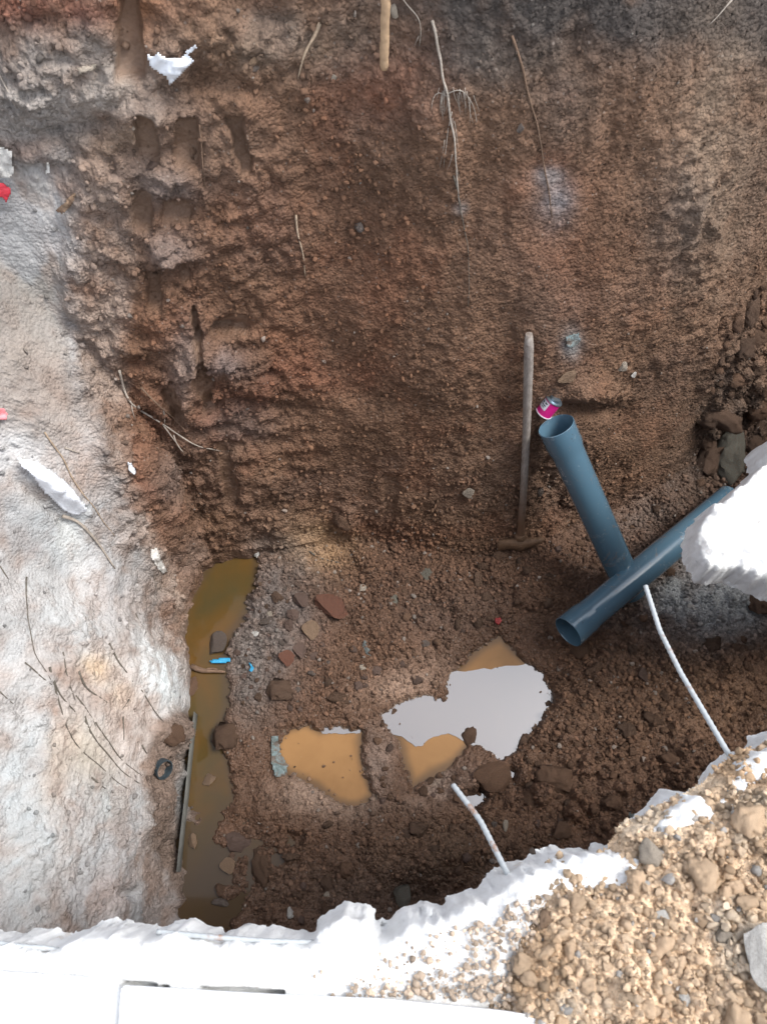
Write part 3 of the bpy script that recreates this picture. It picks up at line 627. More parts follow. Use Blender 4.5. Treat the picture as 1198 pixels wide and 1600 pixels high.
cn = fbm(Q, 12, 4, 540); CP3 = mixc(np.tile(np.array([.72, .53, .36]), (len(a), 1)), (.78, .63, .47), sstep(0, .4, cn)); CP3 = mixc(CP3, (.60, .40, .24), sstep(.05, .45, fbm(Q, 9, 4, 550))*.7)
heap_xyz = P3[used]
heap = props(obj('soil_heap', np_mesh('soil_heap', P3[used], rm[F], M['soil'], True, {'soil': CP3[used], 'wet': np.zeros(len(used)), 'grit': np.full(len(used), .8)})), 'heap of dry tan crumbly soil on the slab in the near right corner', 'soil', kind='stuff')
# right-hand broken slab tongue
RP = [(1192, 737), (1176, 748), (1160, 766), (1136, 786), (1112, 800), (1098, 822), (1090, 842), (1094, 862), (1108, 884), (1128, 888), (1150, 884), (1175, 896), (1205, 905), (1260, 930), (1500, 960), (1500, 700), (1240, 715)]
RZ = -.65
RP = [(x+2, y-2 if y > 850 else y-10) for x, y in RP]; rpoly = [tuple(on_z(x, y, RZ)[:2]) for x, y in RP]; rx = max(p[0] for p in rpoly)
rpoly = rpoly[:-3] + [(2.7, rpoly[-3][1]), (2.7, rpoly[-2][1])] + [rpoly[-1]]
rc_me = rough_slab('concrete_ledge', rpoly, RZ, .09, .0045, (.78, .55, 1.7, 1.65), M['concrete'], 620, .022, .014, lambda a, b, sd: .012*fbm(np.stack([a, b, a*0], 1), (8, 30, 1), 3, 66))
ledge = props(obj('concrete_ledge', rc_me), 'broken white concrete ledge jutting in from the right over the long pipe', 'concrete')
obj('slab_field', box_mesh('slab_field', (1.702, rpoly[-3][1]+.02, RZ-.13), (2.7, rpoly[-1][1]-.02, RZ-.004), M['concrete']), ledge)
c2 = [tuple(on_z(x, y, -.62)[:2]) for x, y in [(1222, 676), (1208, 684), (1206, 700), (1212, 712), (1240, 725), (1300, 715), (1300, 664), (1240, 664)]]
obj('broken_corner', rough_slab('broken_corner', c2, -.62, .12, .005, (.9, 1.0, 1.7, 1.8), M['concrete'], 640, .01, .02), ledge)

# ------------------------------------------------------------------ stones and clods
def blob(name, seed, kind, sub, mat):
    bm = bmesh.new(); bmesh.ops.create_icosphere(bm, subdivisions=sub, radius=1.0)
    V = np.array([v.co[:] for v in bm.verts]); r = np.random.default_rng(seed)
    if kind == 'rock':
        for _ in range(15):
            n = r.normal(size=3); n /= np.linalg.norm(n); d = r.uniform(.42, .8); e = np.maximum(V@n-d, 0); V -= e[:, None]*n[None, :]
        V *= (1.12+.16*fbm(V+seed*3.1, 2.0, 4, seed)+.10*fbm(V+seed*1.7, 6.0, 3, seed+4))[:, None]
    else:
        V *= (1+.42*fbm(V+seed*3.1, 1.3, 3, seed)+.30*fbm(V+seed, 4, 3, seed+9))[:, None]
        for _ in range(5):
            n = r.normal(size=3); n /= np.linalg.norm(n); d = r.uniform(.5, .85); e = np.maximum(V@n-d, 0); V -= .9*e[:, None]*n[None, :]
        if sub > 2: V *= (1+.9*clods(V*1.0+seed, 3.2, seed, .2, .8)+.6*clods(V+seed, 6.5, seed+5, .2, .8)+.16*fbm(V+seed, 9, 3, seed+6))[:, None]
    for v, c in zip(bm.verts, V): v.co = c
    for f in bm.faces: f.smooth = kind != 'rock'
    me = bpy.data.meshes.new(name); bm.to_mesh(me); bm.free(); me.materials.append(mat); return me
_cache = {}
def shape(kind, mat, i, sub=3):
    k = (kind, mat, i, sub)
    if k not in _cache: _cache[k] = blob('stone_shape' if kind == 'rock' else 'clod_shape', 100+i*7+(0 if kind == 'rock' else 50), kind, sub, M[mat])
    return _cache[k]
def stone(name, px, py, w, h, mat, kind, label, cat='stone', group=None, embed=.25, rot=None, thick=.6, i=None, surf=None, sub=3):
    if surf is None: p, _, s = hit(px, py); n = snormal(px, py, 9)
    else: p, n, s = surf
    o = obj(name, shape(kind, mat, random.randrange(6) if i is None else i, sub))
    if surf is None:
        if py > 850 and n.z < .85: n = (n + Vector((0, 0, 2.2))).normalized()
        if px > 1070 and py < 765: n = (n*.6 + Vector((-.1, -.45, 1.0))).normalized()
        if py > 840 and px < 900: p = Vector(p); p = p if p.z > WATER else on_z(px, py, WATER-.002)
    f = Vector(ray(px, py)).normalized()
    e1 = (Vector((1, 0, 0)) - n*n.x).normalized(); e2 = n.cross(e1)
    a = rot if rot is not None else random.uniform(0, 6.28)
    t1 = e1*math.cos(a)+e2*math.sin(a); t2 = n.cross(t1)
    # foreshortening of the surface: height in the picture grows by 1/|n.f|
    k = 1/max(.75, abs(n.dot(f))) if rot is not None else 1
    Rm = Matrix((t1, t2, n)).transposed().to_4x4()
    sx, sy = w*s/2, h*s/2*k; sz = thick*min(sx, sy)
    o.matrix_world = Matrix.Translation(p + n*sz*(1-2*embed)) @ Rm @ Matrix.Diagonal((sx, sy, sz, 1))
    return props(o, label, cat, group)
R0 = 0.0
S = [ # name, px, py, w, h, mat, kind, label
 ('stone', 343, 1008, 40, 36, 'stone_grey', 'rock', 'rounded grey rock at the water edge above the blue strip'),
 ('concrete_chip', 402, 866, 15, 14, 'stone_white', 'rock', 'small white chip at the top corner of the water channel'),
 ('brick_fragment', 516, 951, 58, 38, 'brick', 'rock', 'largest red brick fragment, lying in the middle floor'),
 ('brick_fragment', 447, 1028, 26, 27, 'brick', 'rock', 'small square orange red brick fragment in the grey rubble'),
 ('stone', 470, 940, 28, 24, 'stone_mauve', 'rock', 'mauve stone touching the left of the largest brick fragment'),
 ('stone', 459, 962, 34, 19, 'stone_mauve', 'rock', 'flat mauve stone below left of the largest brick fragment'),
 ('stone', 451, 980, 22, 20, 'stone_mauve', 'rock', 'dark mauve stone between the flat mauve stone and the small brick'),
 ('stone', 485, 986, 28, 34, 'stone_tan', 'rock', 'brownish upright stone just below the largest brick fragment'),
 ('stone', 467, 1017, 22, 28, 'stone_mauve', 'rock', 'mauve block right of the small square brick fragment'),
 ('pebble', 421, 960, 12, 9, 'stone_pale', 'clod', 'pale oval pebble on the grey gravel left of the mauve stones'),
 ('pebble', 399, 991, 14, 10, 'stone_white', 'rock', 'white pebble near the right bank of the channel'),
 ('stone', 418, 972, 24, 14, 'stone_grey', 'rock', 'flat slate grey chip just below the pale oval pebble'),
 ('pebble', 487, 1052, 11, 10, 'stone_grey', 'clod', 'round light grey pebble below the cluster of mauve stones'),
 ('stone', 574, 1016, 15, 27, 'stone_teal', 'rock', 'upright pale blue stone standing alone on brown crumbs'),
 ('pebble', 566, 1043, 11, 9, 'stone_pale', 'clod', 'cream pebble just below the pale blue stone'),
 ('stone', 567, 920, 17, 12, 'stone_pale', 'rock', 'cream angular stone right of and above the largest brick fragment'),
 ('stone', 616, 938, 12, 22, 'stone_green', 'rock', 'grey green stone on the floor left of the dark one'),
 ('stone', 637, 911, 11, 16, 'clod_dark', 'rock', 'small dark upright stone at the foot of the wall'),
 ('stone', 666, 899, 16, 22, 'stone_green', 'rock', 'bluish grey stone at the foot of the wall left of the pickaxe'),
 ('stone', 665, 1006, 18, 11, 'stone_grey', 'rock', 'grey chip on the floor left of the big puddle tip'),
 ('stone', 731, 768, 19, 19, 'stone_pale', 'rock', 'pale round stone stuck in the wall left of the pickaxe handle'),
 ('stone', 883, 588, 36, 18, 'stone_tan', 'rock', 'flat tan stone in the wall above the pink can'),
 ('stone', 972, 573, 18, 13, 'stone_pale', 'rock', 'larger cream shard in the wall right of the flat tan stone'),
 ('stone', 988, 585, 12, 9, 'stone_white', 'rock', 'smaller white shard in the wall, lower of the pair'),
 ('stone', 842, 770, 15, 16, 'stone_grey', 'rock', 'grey stone between the pickaxe handle and the leaning pipe'),
 ('stone', 871, 859, 16, 14, 'stone_mauve', 'rock', 'light brown stone right of the pickaxe head'),
 ('soil_clod', 352, 1153, 44, 40, 'clod_brown', 'clod', 'round muddy clod at the water edge left of the square puddle'),
 ('stone', 329, 1217, 24, 19, 'stone_tan', 'rock', 'brown stone standing in the channel water, uppermost of three'),
 ('stone', 303, 1316, 24, 24, 'stone_tan', 'rock', 'tan stone in the channel water near the board, left of three'),
 ('stone', 356, 1354, 24, 27, 'stone_tan', 'rock', 'wedge shaped tan stone in the channel water, lowest of three'),
 ('stone', 627, 1402, 40, 42, 'stone_green', 'rock', 'large grey slab of rock leaning below the near end of the pit'),
 ('soil_clod', 764, 1216, 84, 46, 'clod_red', 'rock', 'biggest reddish brown clod beside the tip of the short steel bar'),
 ('soil_clod', 868, 1218, 52, 50, 'clod_brown', 'clod', 'big brown clod right of the biggest reddish one'),
 ('stone', 715, 1247, 28, 24, 'clod_red', 'rock', 'reddish stone at the tip of the short steel bar'),
 ('stone', 987, 1273, 26, 15, 'stone_teal', 'rock', 'pale greenish stone on the slope above the tan heap'),
 ('stone', 1014, 1254, 22, 8, 'stone_tan', 'rock', 'long tan chip just above the pale greenish stone'),
 ('pebble', 453, 1426, 12, 15, 'stone_white', 'clod', 'white pebble near the slab edge at the foot of the channel'),
 ('pebble', 510, 1398, 9, 8, 'stone_pale', 'clod', 'small cream pebble right of the white pebble near the slab'),
 ('stone', 771, 1287, 14, 10, 'stone_grey', 'rock', 'left one of two light chips beside the short steel bar'),
 ('stone', 788, 1290, 12, 20, 'stone_pale', 'rock', 'right one of two light chips beside the short steel bar'),
 ('stone', 1002, 1055, 20, 20, 'stone_mauve', 'rock', 'reddish stone left of the long bent steel bar'),
 ('stone', 1040, 1090, 22, 18, 'clod_brown', 'rock', 'brown stone touching the right of the long bent steel bar'),
 ('stone', 561, 355, 22, 17, 'stone_grey', 'rock', 'purplish grey stone embedded in the middle of the wall'),
 ('stone', 813, 199, 13, 13, 'stone_grey', 'rock', 'round grey stone high in the wall beside the long dark root'),
 ('stone', 398, 94, 26, 10, 'stone_tan', 'rock', 'long tan stone high on the wall right of the white scrap'),
 ('stone', 400, 106, 14, 8, 'stone_grey', 'rock', 'small light stone just under the long tan one'),
 ('stone', 522, 120, 10, 10, 'stone_pale', 'rock', 'small cream stone high on the wall below the hanging root'),
 ('stone', 614, 18, 18, 24, 'stone_pale', 'rock', 'cream stone beside the hanging wooden stick at the wall top'),
 ('stone', 240, 258, 24, 12, 'stone_mauve', 'rock', 'pinkish stone on top of the grey ledge left of the thin root'),
 ('soil_clod', 1142, 712, 52, 70, 'stone_green', 'clod', 'large grey brown lump just above the concrete ledge'),
 ('soil_clod', 1106, 722, 40, 46, 'clod_dark', 'clod', 'dark lump left of the large grey brown lump'),
 ('soil_clod', 1126, 654, 64, 34, 'clod_dark', 'clod', 'wide overhanging dark lump above the large grey brown lump'),
 ('soil_clod', 1178, 578, 34, 22, 'clod_dark', 'clod', 'oval dark clod near the right border of the picture'),
 ('soil_clod', 1160, 545, 34, 30, 'clod_dark', 'clod', 'dark clod above the oval one in the right rubble'),
 ('soil_clod', 1174, 486, 30, 36, 'clod_dark', 'clod', 'uppermost dark clod of the right rubble'),
 ('soil_clod', 1178, 694, 26, 26, 'clod_dark', 'clod', 'dark lump wedged between the grey brown lump and white concrete'),
 ('soil_clod', 1152, 595, 30, 22, 'clod_brown', 'clod', 'brown clod just below the oval dark clod'),
 ('soil_clod', 1108, 652, 34, 28, 'clod_dark', 'clod', 'dark clod at the left edge of the right rubble above the wide overhanging lump'),
 ('soil_clod', 1187, 640, 36, 30, 'clod_brown', 'clod', 'brown lump at the right border between oval clod and white concrete'),
 ('soil_clod', 1184, 528, 30, 28, 'clod_brown', 'clod', 'brown clod at the right border just under the uppermost dark clod'),
 ('soil_clod', 1152, 503, 24, 26, 'clod_brown', 'clod', 'brown clod left of the uppermost dark clod of the rubble'),
 ('soil_clod', 1100, 690, 26, 22, 'clod_dark', 'clod', 'small dark clod at the left end of the right rubble'),
 ('soil_clod', 1187, 935, 44, 60, 'clod_dark', 'clod', 'dark boulder under the right end of the concrete ledge'),
 ('soil_clod', 437, 1080, 44, 34, 'clod_dark', 'clod', 'dark clod between the grey rubble and the square puddle'),
 ('soil_clod', 526, 1091, 34, 18, 'clod_brown', 'clod', 'brown flat clod above the square puddle'),
 ('soil_clod', 536, 815, 30, 26, 'clod_brown', 'clod', 'brown lump at the wall foot above the tan patch'),
 ('soil_clod', 734, 1150, 26, 26, 'clod_brown', 'clod', 'clod poking out between the two lobes of the big puddle'),
 ('soil_clod', 820, 1160, 24, 22, 'clod_dark', 'clod', 'dark clod on the lower right shore of the big puddle'),
 ('soil_clod', 855, 1100, 13, 9, 'clod_dark', 'clod', 'tiny black clod in the water at the right shore of the big puddle'),
 ('soil_clod', 615, 1112, 10, 9, 'clod_dark', 'clod', 'tiny black clod in the water at the left shore of the big puddle'),
 ('soil_clod', 345, 1390, 20, 16, 'clod_brown', 'clod', 'mud lump in the channel below the wedge shaped stone'),
 ('soil_clod', 345, 1410, 22, 16, 'stone_grey', 'clod', 'grey lump in the foot of the channel'),
 ('soil_clod', 370, 1315, 50, 26, 'stone_mauve', 'clod', 'flat grey mud lump rising from the water right of the tan stones'),
 ('soil_clod', 410, 1350, 34, 54, 'clod_brown', 'clod', 'long mud lump between the channel and its side pool'),
 ('soil_clod', 272, 1148, 44, 30, 'clod_brown', 'clod', 'reddish lump hanging over the dark drain pipe mouth'),
 ('soil_clod', 302, 1072, 20, 26, 'clod_brown', 'clod', 'small red brown lump on the left bank beside the twig'),
]
for r_ in S:
    nm, x, y, w, h, mt, kd, lb = r_
    stone(nm, x, y, w, h, mt, kd, lb, cat={'stone': 'stone', 'brick_fragment': 'brick', 'pebble': 'pebble', 'soil_clod': 'clod', 'concrete_chip': 'chip'}[nm], rot=random.uniform(-.35, .35), embed=.3 if kd == 'rock' else .38, thick=.62)
LM = [(343, 1008, 'the rounded grey rock'), (516, 951, 'the largest brick fragment'), (447, 1028, 'the small square brick'), (574, 1016, 'the upright pale blue stone'), (731, 768, 'the pale stone in the wall foot'), (812, 850, 'the pickaxe head'), (868, 660, 'the mouth of the leaning pipe'), (885, 990, 'the near end of the crossing pipe'), (975, 900, 'the crossing of the pipes'), (777, 970, 'the red bottle cap'), (764, 1216, 'the biggest reddish clod'), (868, 1218, 'the big brown clod'), (1008, 916, 'the tip of the long bar'), (1080, 1090, 'the middle of the long bar'), (1150, 1200, 'the foot of the long bar'), (800, 1380, 'the foot of the short bar'), (627, 1402, 'the grey slab of rock'), (987, 1273, 'the pale greenish stone'), (453, 1426, 'the white pebble'), (352, 1153, 'the round muddy clod'), (505, 1190, 'the square puddle'), (670, 1110, 'the left lobe of the big puddle'), (845, 1110, 'the right shore of the big puddle'), (1142, 712, 'the large grey brown lump'), (1178, 578, 'the oval dark clod'), (402, 866, 'the white chip by the channel'), (392, 1041, 'the blue curl')]
LMH = [(900, 1412, 'the pale round tan clod'), (1098, 1370, 'the largest orange tan clod'), (1012, 1330, 'the whitish stone'), (818, 1505, 'the clod at the heap foot'), (1128, 1465, 'the cream stone'), (1165, 1285, 'the long tan clod'), (1030, 1480, 'the broad flat tan clod'), (1035, 1432, 'the flat white shard'), (1192, 1510, 'the big white chunk'), (757, 1500, 'the white plaster lump'), (1068, 1562, 'the small white shard'), (850, 1438, 'the pale clod by the slab edge')]
STREWN = []
def relabel(lst, lms):
    rec = []
    for o, x, y, w, noun in lst:
        L_ = min(lms, key=lambda q: math.hypot(q[0]-x, q[1]-y)); a = math.degrees(math.atan2(L_[1]-y, x-L_[0])) % 360
        dr = ['right of', 'above right of', 'above', 'above left of', 'left of', 'below left of', 'below', 'below right of'][int(((a+22.5) % 360)//45)]
        rec.append((L_[2], dr, math.hypot(L_[0]-x, L_[1]-y), w, noun, o))
    cnt = {}
    for ln, dr, d, w, noun, o in sorted(rec, key=lambda q: q[2]):
        k = cnt[(ln, dr)] = cnt.get((ln, dr), 0)+1
        sz = 'tiny' if w < 13 else 'small' if w < 18 else 'middling' if w < 25 else 'large'
        od = ['', 'second ', 'third ', 'fourth ', 'fifth ', 'sixth ', 'seventh ', 'eighth ', 'ninth ', 'tenth ', 'eleventh ', 'twelfth '][min(k-1, 11)]
        o['label'] = f"{sz} {noun}, {od}nearest {dr} {ln}"
def strew(n, poly, lo, hi, mats, kd, name, label, cat, group, embed=.35, avoid=True):
    pts = np.array(poly); k = 0; tries = 0; done = []
    while k < n and tries < n*60:
        tries += 1; x = random.uniform(pts[:, 0].min(), pts[:, 0].max()); y = random.uniform(pts[:, 1].min(), pts[:, 1].max())
        if polysd(np.array([x]), np.array([y]), poly)[0] < 0: continue
        w = lo+(hi-lo)*random.random()**2.2
        if any(math.hypot(x-a, y-b) < (w+c)*.45 for a, b, c in done): continue
        if any(math.hypot(x-q[1], y-q[2]) < (w+max(q[3], q[4]))*.5 for q in S): continue
        if avoid and max(polysd(np.array([x]), np.array([y]), q)[0] for q in (PA, PB, CH)) > -4: continue
        done.append((x, y, w)); k += 1
        mt = random.choice(mats)
        o = stone(name, x, y, w, w*random.uniform(.65, 1.), mt, kd, label, cat, group, embed=embed, thick=random.uniform(.55, .85), sub=3 if w > 22 else 2)
        STREWN.append((o, x, y, w, {'clod_brown': 'brown clod', 'clod_dark': 'dark brown clod', 'stone_mauve': 'mauve stone', 'stone_grey': 'grey stone'}[mt]))
strew(46, [(850, 1030), (1010, 960), (1180, 1000), (1190, 1060), (1060, 1100), (1080, 1190), (950, 1270), (820, 1270), (800, 1200), (870, 1120)], 12, 34, ['clod_brown', 'clod_dark', 'clod_brown'], 'clod', 'soil_clod', 'brown soil clod lying loose in the churned ground right of the big puddle', 'clod', 'clods right of the big puddle')
strew(34, [(890, 850), (1080, 770), (1100, 860), (990, 930), (860, 960), (700, 990), (640, 900), (760, 870)], 11, 26, ['clod_brown', 'clod_dark'], 'clod', 'soil_clod', 'brown clod among the crumbs at the wall foot around the pickaxe and pipes', 'clod', 'clods at the wall foot')
strew(58, [(1100, 640), (1150, 480), (1196, 440), (1196, 670), (1160, 740), (1090, 770)], 15, 40, ['clod_dark', 'clod_brown'], 'clod', 'soil_clod', 'dark clod piled in the right rubble above the concrete ledge', 'clod', 'clods of the right rubble')
strew(44, [(390, 920), (440, 900), (500, 960), (520, 1060), (470, 1110), (380, 1100), (370, 1020)], 9, 26, ['stone_mauve', 'stone_grey', 'clod_dark', 'stone_mauve'], 'rock', 'stone', 'small grey mauve stone in the gravel between channel and brown floor', 'stone', 'rubble stones beside the channel')
strew(24, [(540, 900), (680, 920), (740, 980), (680, 1060), (560, 1100), (540, 1000)], 9, 20, ['clod_brown', 'stone_mauve'], 'clod', 'soil_clod', 'small clod on the open floor between the brick fragment and the big puddle', 'clod', 'clods on the middle floor')
strew(34, [(430, 1290), (620, 1260), (700, 1250), (900, 1270), (960, 1310), (760, 1400), (500, 1450), (400, 1420)], 10, 30, ['clod_dark', 'clod_brown', 'stone_mauve'], 'clod', 'soil_clod', 'dark clod in the shaded ground below the puddles and before the slab', 'clod', 'clods in the shaded near ground')
strew(14, [(570, 1120), (600, 1130), (630, 1240), (720, 1190), (740, 1200), (680, 1250), (590, 1260)], 10, 20, ['clod_brown', 'stone_mauve'], 'clod', 'soil_clod', 'muddy clod on the strip of ground between the two puddles', 'clod', 'clods between the puddles')
relabel(STREWN, LM)
# clods on the tan heap (surface looked up in the heap grid)
hz = zz.reshape(A.shape)
def heap_z(x, y):
    i = int(np.clip((y-gy[0])/.0026, 2, A.shape[0]-3)); j = int(np.clip((x-gx[0])/.0026, 2, A.shape[1]-3)); return float(hz[i-2:i+3, j-2:j+3].mean())
def heap_clod(px, py, w, label, group=None, mat='clod_tan', kd='clod', name='soil_clod', cat='clod', thick=.75, h=None):
    z = .05
    for _ in range(4): p = on_z(px, py, z); z = heap_z(p.x, p.y)
    p = on_z(px, py, z); s = (p.y*CP-(p.z-CAM_Z)*SP)/FPX
    return stone(name, px, py, w, h or w*random.uniform(.75, 1), mat, kd, label, cat, group, embed=.25, thick=thick, surf=(p, Vector((random.uniform(-.2, .2), random.uniform(-.2, .2), 1)).normalized(), s), sub=3 if w > 20 else 2, rot=random.uniform(-.5, .5) if h else None)
HC = [(900, 1412, 28, 'pale round tan clod in the upper left of the heap', 'clod_tan'), (1098, 1370, 56, 'largest orange tan clod on the heap', 'clod_tan'), (1012, 1330, 40, 'whitish stone at the upper edge of the heap', 'stone_pale'), (818, 1505, 38, 'tan clod at the left foot of the heap', 'clod_tan'), (1128, 1465, 24, 'cream stone near the right side of the heap', 'stone_pale'), (1165, 1285, 56, 'long tan clod at the upper right of the heap', 'clod_tan'), (1030, 1480, 40, 'broad flat tan clod in the middle of the heap', 'clod_tan'), (850, 1438, 26, 'pale clod right of the slab edge on the heap', 'stone_tan'), (1148, 1590, 44, 'tan clod in the bottom right corner of the heap', 'clod_tan'), (1060, 1508, 26, 'tan clod below the broad flat one', 'clod_tan'), (1008, 1382, 14, 'small white stone in the upper middle of the heap', 'stone_white'), (1165, 1410, 34, 'tan clod right of the largest orange one', 'clod_tan')]
for x, y, w, lb, mt in HC: heap_clod(x, y, w, lb, mat=mt)
heap_clod(757, 1500, 46, 'smooth white lump of plaster left of the tan heap', mat='stone_white', name='plaster_lump', cat='plaster', h=36, thick=.8)
heap_clod(1192, 1510, 90, 'big white chunk at the right border of the tan heap', mat='stone_white', kd='rock', name='concrete_chunk', cat='concrete', h=100, thick=.5)
heap_clod(1035, 1432, 60, 'white flat shard half buried in the middle of the heap', mat='stone_white', kd='rock', name='concrete_shard', cat='concrete', h=16, thick=.5)
heap_clod(1068, 1562, 22, 'small white shard near the bottom of the heap', mat='stone_white', kd='rock', name='concrete_shard', cat='concrete', h=26, thick=.5)
k = 0; HS = []
for t in range(2500):
    if k >= 95: break
    x, y = random.uniform(800, 1195), random.uniform(1250, 1598); p = on_z(x, y, .05)
    if polysd(np.array([p.x]), np.array([p.y]), pw)[0] < .02 or any(math.hypot(x-q[0], y-q[1]) < q[2]*.6 for q in HC): continue
    k += 1; hw = 9+20*random.random()**2.5; HS.append((heap_clod(x, y, hw, 'tan crumbly clod lying on the dry soil heap', 'clods on the tan heap'), x, y, hw, 'tan clod')); continue
    heap_clod(x, y, 9+20*random.random()**2.5, 'tan crumbly clod lying on the dry soil heap', 'clods on the tan heap')

relabel(HS, LMH)
# crumbs too many to count: instanced on points, colour taken from the ground under them
def crumb_variants():
    out = []
    for i in range(4):
        me = blob('crumb_shape', 900+i*13, 'clod' if i == 1 else 'rock', 2 if i < 2 else 1, M['crumb'])
        out.append(bpy.data.objects.new('crumb', me))
    return out
CV = crumb_variants()
def scatter(name, pts, sc, tint, label, cat):
    par = None
    me = bpy.data.meshes.new(name); n = len(pts); me.vertices.add(n); me.vertices.foreach_set('co', pts.astype(np.float32).ravel())
    for nm, tp, key, arr in (('scl', 'FLOAT_VECTOR', 'vector', sc), ('rot', 'FLOAT_VECTOR', 'vector', rng.uniform(0, 6.28, (n, 3))), ('tint', 'FLOAT_COLOR', 'color', np.concatenate([tint, np.ones((n, 1))], 1))):
        at = me.attributes.new(nm, tp, 'POINT'); at.data.foreach_set(key, arr.astype(np.float32).ravel())
    at = me.attributes.new('pick', 'INT', 'POINT'); at.data.foreach_set('value', rng.integers(0, 4, n).astype(np.int32))
    o = obj(name, me); props(o, label, cat, kind='stuff')
    ng = bpy.data.node_groups.new(name, 'GeometryNodeTree'); ng.interface.new_socket('Geometry', in_out='INPUT', socket_type='NodeSocketGeometry'); ng.interface.new_socket('Geometry', in_out='OUTPUT', socket_type='NodeSocketGeometry')
    nd = ng.nodes; gi = nd.new('NodeGroupInput'); go = nd.new('NodeGroupOutput'); ip = nd.new('GeometryNodeInstanceOnPoints'); gti = nd.new('GeometryNodeGeometryToInstance')
    for v in CV[::-1]:
        oi = nd.new('GeometryNodeObjectInfo'); oi.inputs['Object'].default_value = v; oi.inputs['As Instance'].default_value = True
        ng.links.new(oi.outputs['Geometry'], gti.inputs[0])
    gti2 = gti
    def na(nm, ty):
        x = nd.new('GeometryNodeInputNamedAttribute'); x.data_type = ty; x.inputs['Name'].default_value = nm; return x.outputs[0]
    e2r = nd.new('FunctionNodeEulerToRotation')
    ng.links.new(na('rot', 'FLOAT_VECTOR'), e2r.inputs[0]); ng.links.new(e2r.outputs[0], ip.inputs['Rotation']); ng.links.new(na('scl', 'FLOAT_VECTOR'), ip.inputs['Scale'])
    ng.links.new(na('pick', 'INT'), ip.inputs['Instance Index']); ip.inputs['Pick Instance'].default_value = True
    ji = nd.new('GeometryNodeJoinGeometry')
    ng.links.remove(gti.inputs[0].links[0]) if False else None
    ng.links.new(gi.outputs[0], ip.inputs['Points']); ng.links.new(gti.outputs[0], ip.inputs['Instance']); ng.links.new(ip.outputs[0], go.inputs[0])
    md = o.modifiers.new('crumbs', 'NODES'); md.node_group = ng; return o
inview = (U > -40) & (U < 1240) & (Vp > -40) & (Vp < 1560) & (np.abs(X) < 2.6)
du_ = np.linalg.norm(np.gradient(P.reshape(NV, NU, 3), axis=1).reshape(-1, 3), axis=1); dv_ = np.linalg.norm(np.gradient(P.reshape(NV, NU, 3), axis=0).reshape(-1, 3), axis=1)
dens = du_*dv_*inview*(.42 + 1.0*rc + 1.6*rub + 1.5*talus + 1.2*frontd + 1.1*midfl - .12*left_pale - .2*ul_block)
dens *= (1-.9*np.clip(lps, 0, 1))
dens *= (.35 + .9*sstep(-.3, .5, fbm(P, 3.5, 3, 777)))*(1-.8*gm)*(1-.6*smoothz)
dens *= np.where(P2[:, 2] < WATER+.001, .0, 1)*np.where(Y < -.12, 0, 1)
dens = np.clip(dens, 0, None); dens /= dens.sum()
NCR = 120000
pick = rng.choice(len(P2), NCR, p=dens)
r_ = .0016 + .0095*rng.random(NCR)**7.0; r_ *= (1+.25*rc[pick]+.6*rub[pick])*(1-.45*rightwall[pick])
sc_ = r_[:, None]*rng.uniform(.7, 1.25, (NCR, 3))
tn = C[pick]*rng.uniform(.7, 1.35, (NCR, 1)); isp = rng.random(NCR) < .025; tn[isp] = tn[isp]*.4+np.array([.30, .27, .24])*.7
scatter('soil_crumbs', P2[pick]+Nn[pick]*(r_*.35)[:, None]+rng.normal(0, .0015, (NCR, 3)), sc_, np.clip(tn, .01, .8), 'countless small crumbs and grit strewn over pit floor and walls', 'crumbs')
hn = 46000; sel = rng.choice(len(heap_xyz), hn); r_ = .0008+.0085*rng.random(hn)**8
ht = CP3[used][sel]*rng.uniform(.7, 1.25, (hn, 1)); ht[::31] = np.array([.62, .58, .54])*rng.uniform(.6, 1.2, (len(ht[::31]), 1))
scatter('heap_crumbs', heap_xyz[sel]+np.array([0, 0, .4])*r_[:, None]+rng.normal(0, .001, (hn, 3)), r_[:, None]*rng.uniform(.7, 1.25, (hn, 3)), ht, 'fine tan crumbs covering the dry soil heap', 'crumbs')
fl = []
for t in range(170):
    q, n_ = (PA, 0) if t % 3 else (PB, 1)
    x, y = random.uniform(430, 590) if n_ == 0 else random.uniform(595, 865), random.uniform(1130, 1255) if n_ == 0 else random.uniform(1000, 1225)
    sd_ = polysd(np.array([x]), np.array([y]), q)[0]
    if sd_ > 0 and random.random() < math.exp(-sd_/9)+(.16 if n_ == 0 else .04): p = on_z(x, y, WATER+.003); fl.append(p[:])
fl = np.array(fl); nf = len(fl); r_ = .0015+.007*rng.random(nf)**3
scatter('puddle_crumbs', fl, r_[:, None]*rng.uniform(.7, 1.2, (nf, 3)), np.tile([.20, .125, .08], (nf, 1))*rng.uniform(.5, 1.8, (nf, 1)), 'bits of soil standing out of the two brown puddles', 'crumbs')
# spill of crumbs on the white slab edge
sp = []
for t in range(9000):
    x, y = random.uniform(480, 1000), random.uniform(1400, 1590); p = on_z(x, y, .004)
    if polysd(np.array([p.x]), np.array([p.y]), slab_poly)[0] < .015: continue
    if y > 1560 and x < 760: continue
    wgt = math.exp(-((x-840)/170)**2)*.6 + .5*math.exp(-((y-1550)/16)**2)*(x > 540)
    if random.random() < wgt: sp.append((p.x, p.y, .008))
sp = np.array(sp); ns = len(sp); r_ = .0010+.0055*rng.random(ns)**4
scatter('slab_crumbs', sp+np.array([0, 0, .3])*r_[:, None], r_[:, None]*rng.uniform(.7, 1.25, (ns, 3)), np.tile([.70, .55, .42], (ns, 1))*rng.uniform(.7, 1.4, (ns, 1)), 'scattered tan crumbs on the white slab edge left of the heap', 'crumbs')

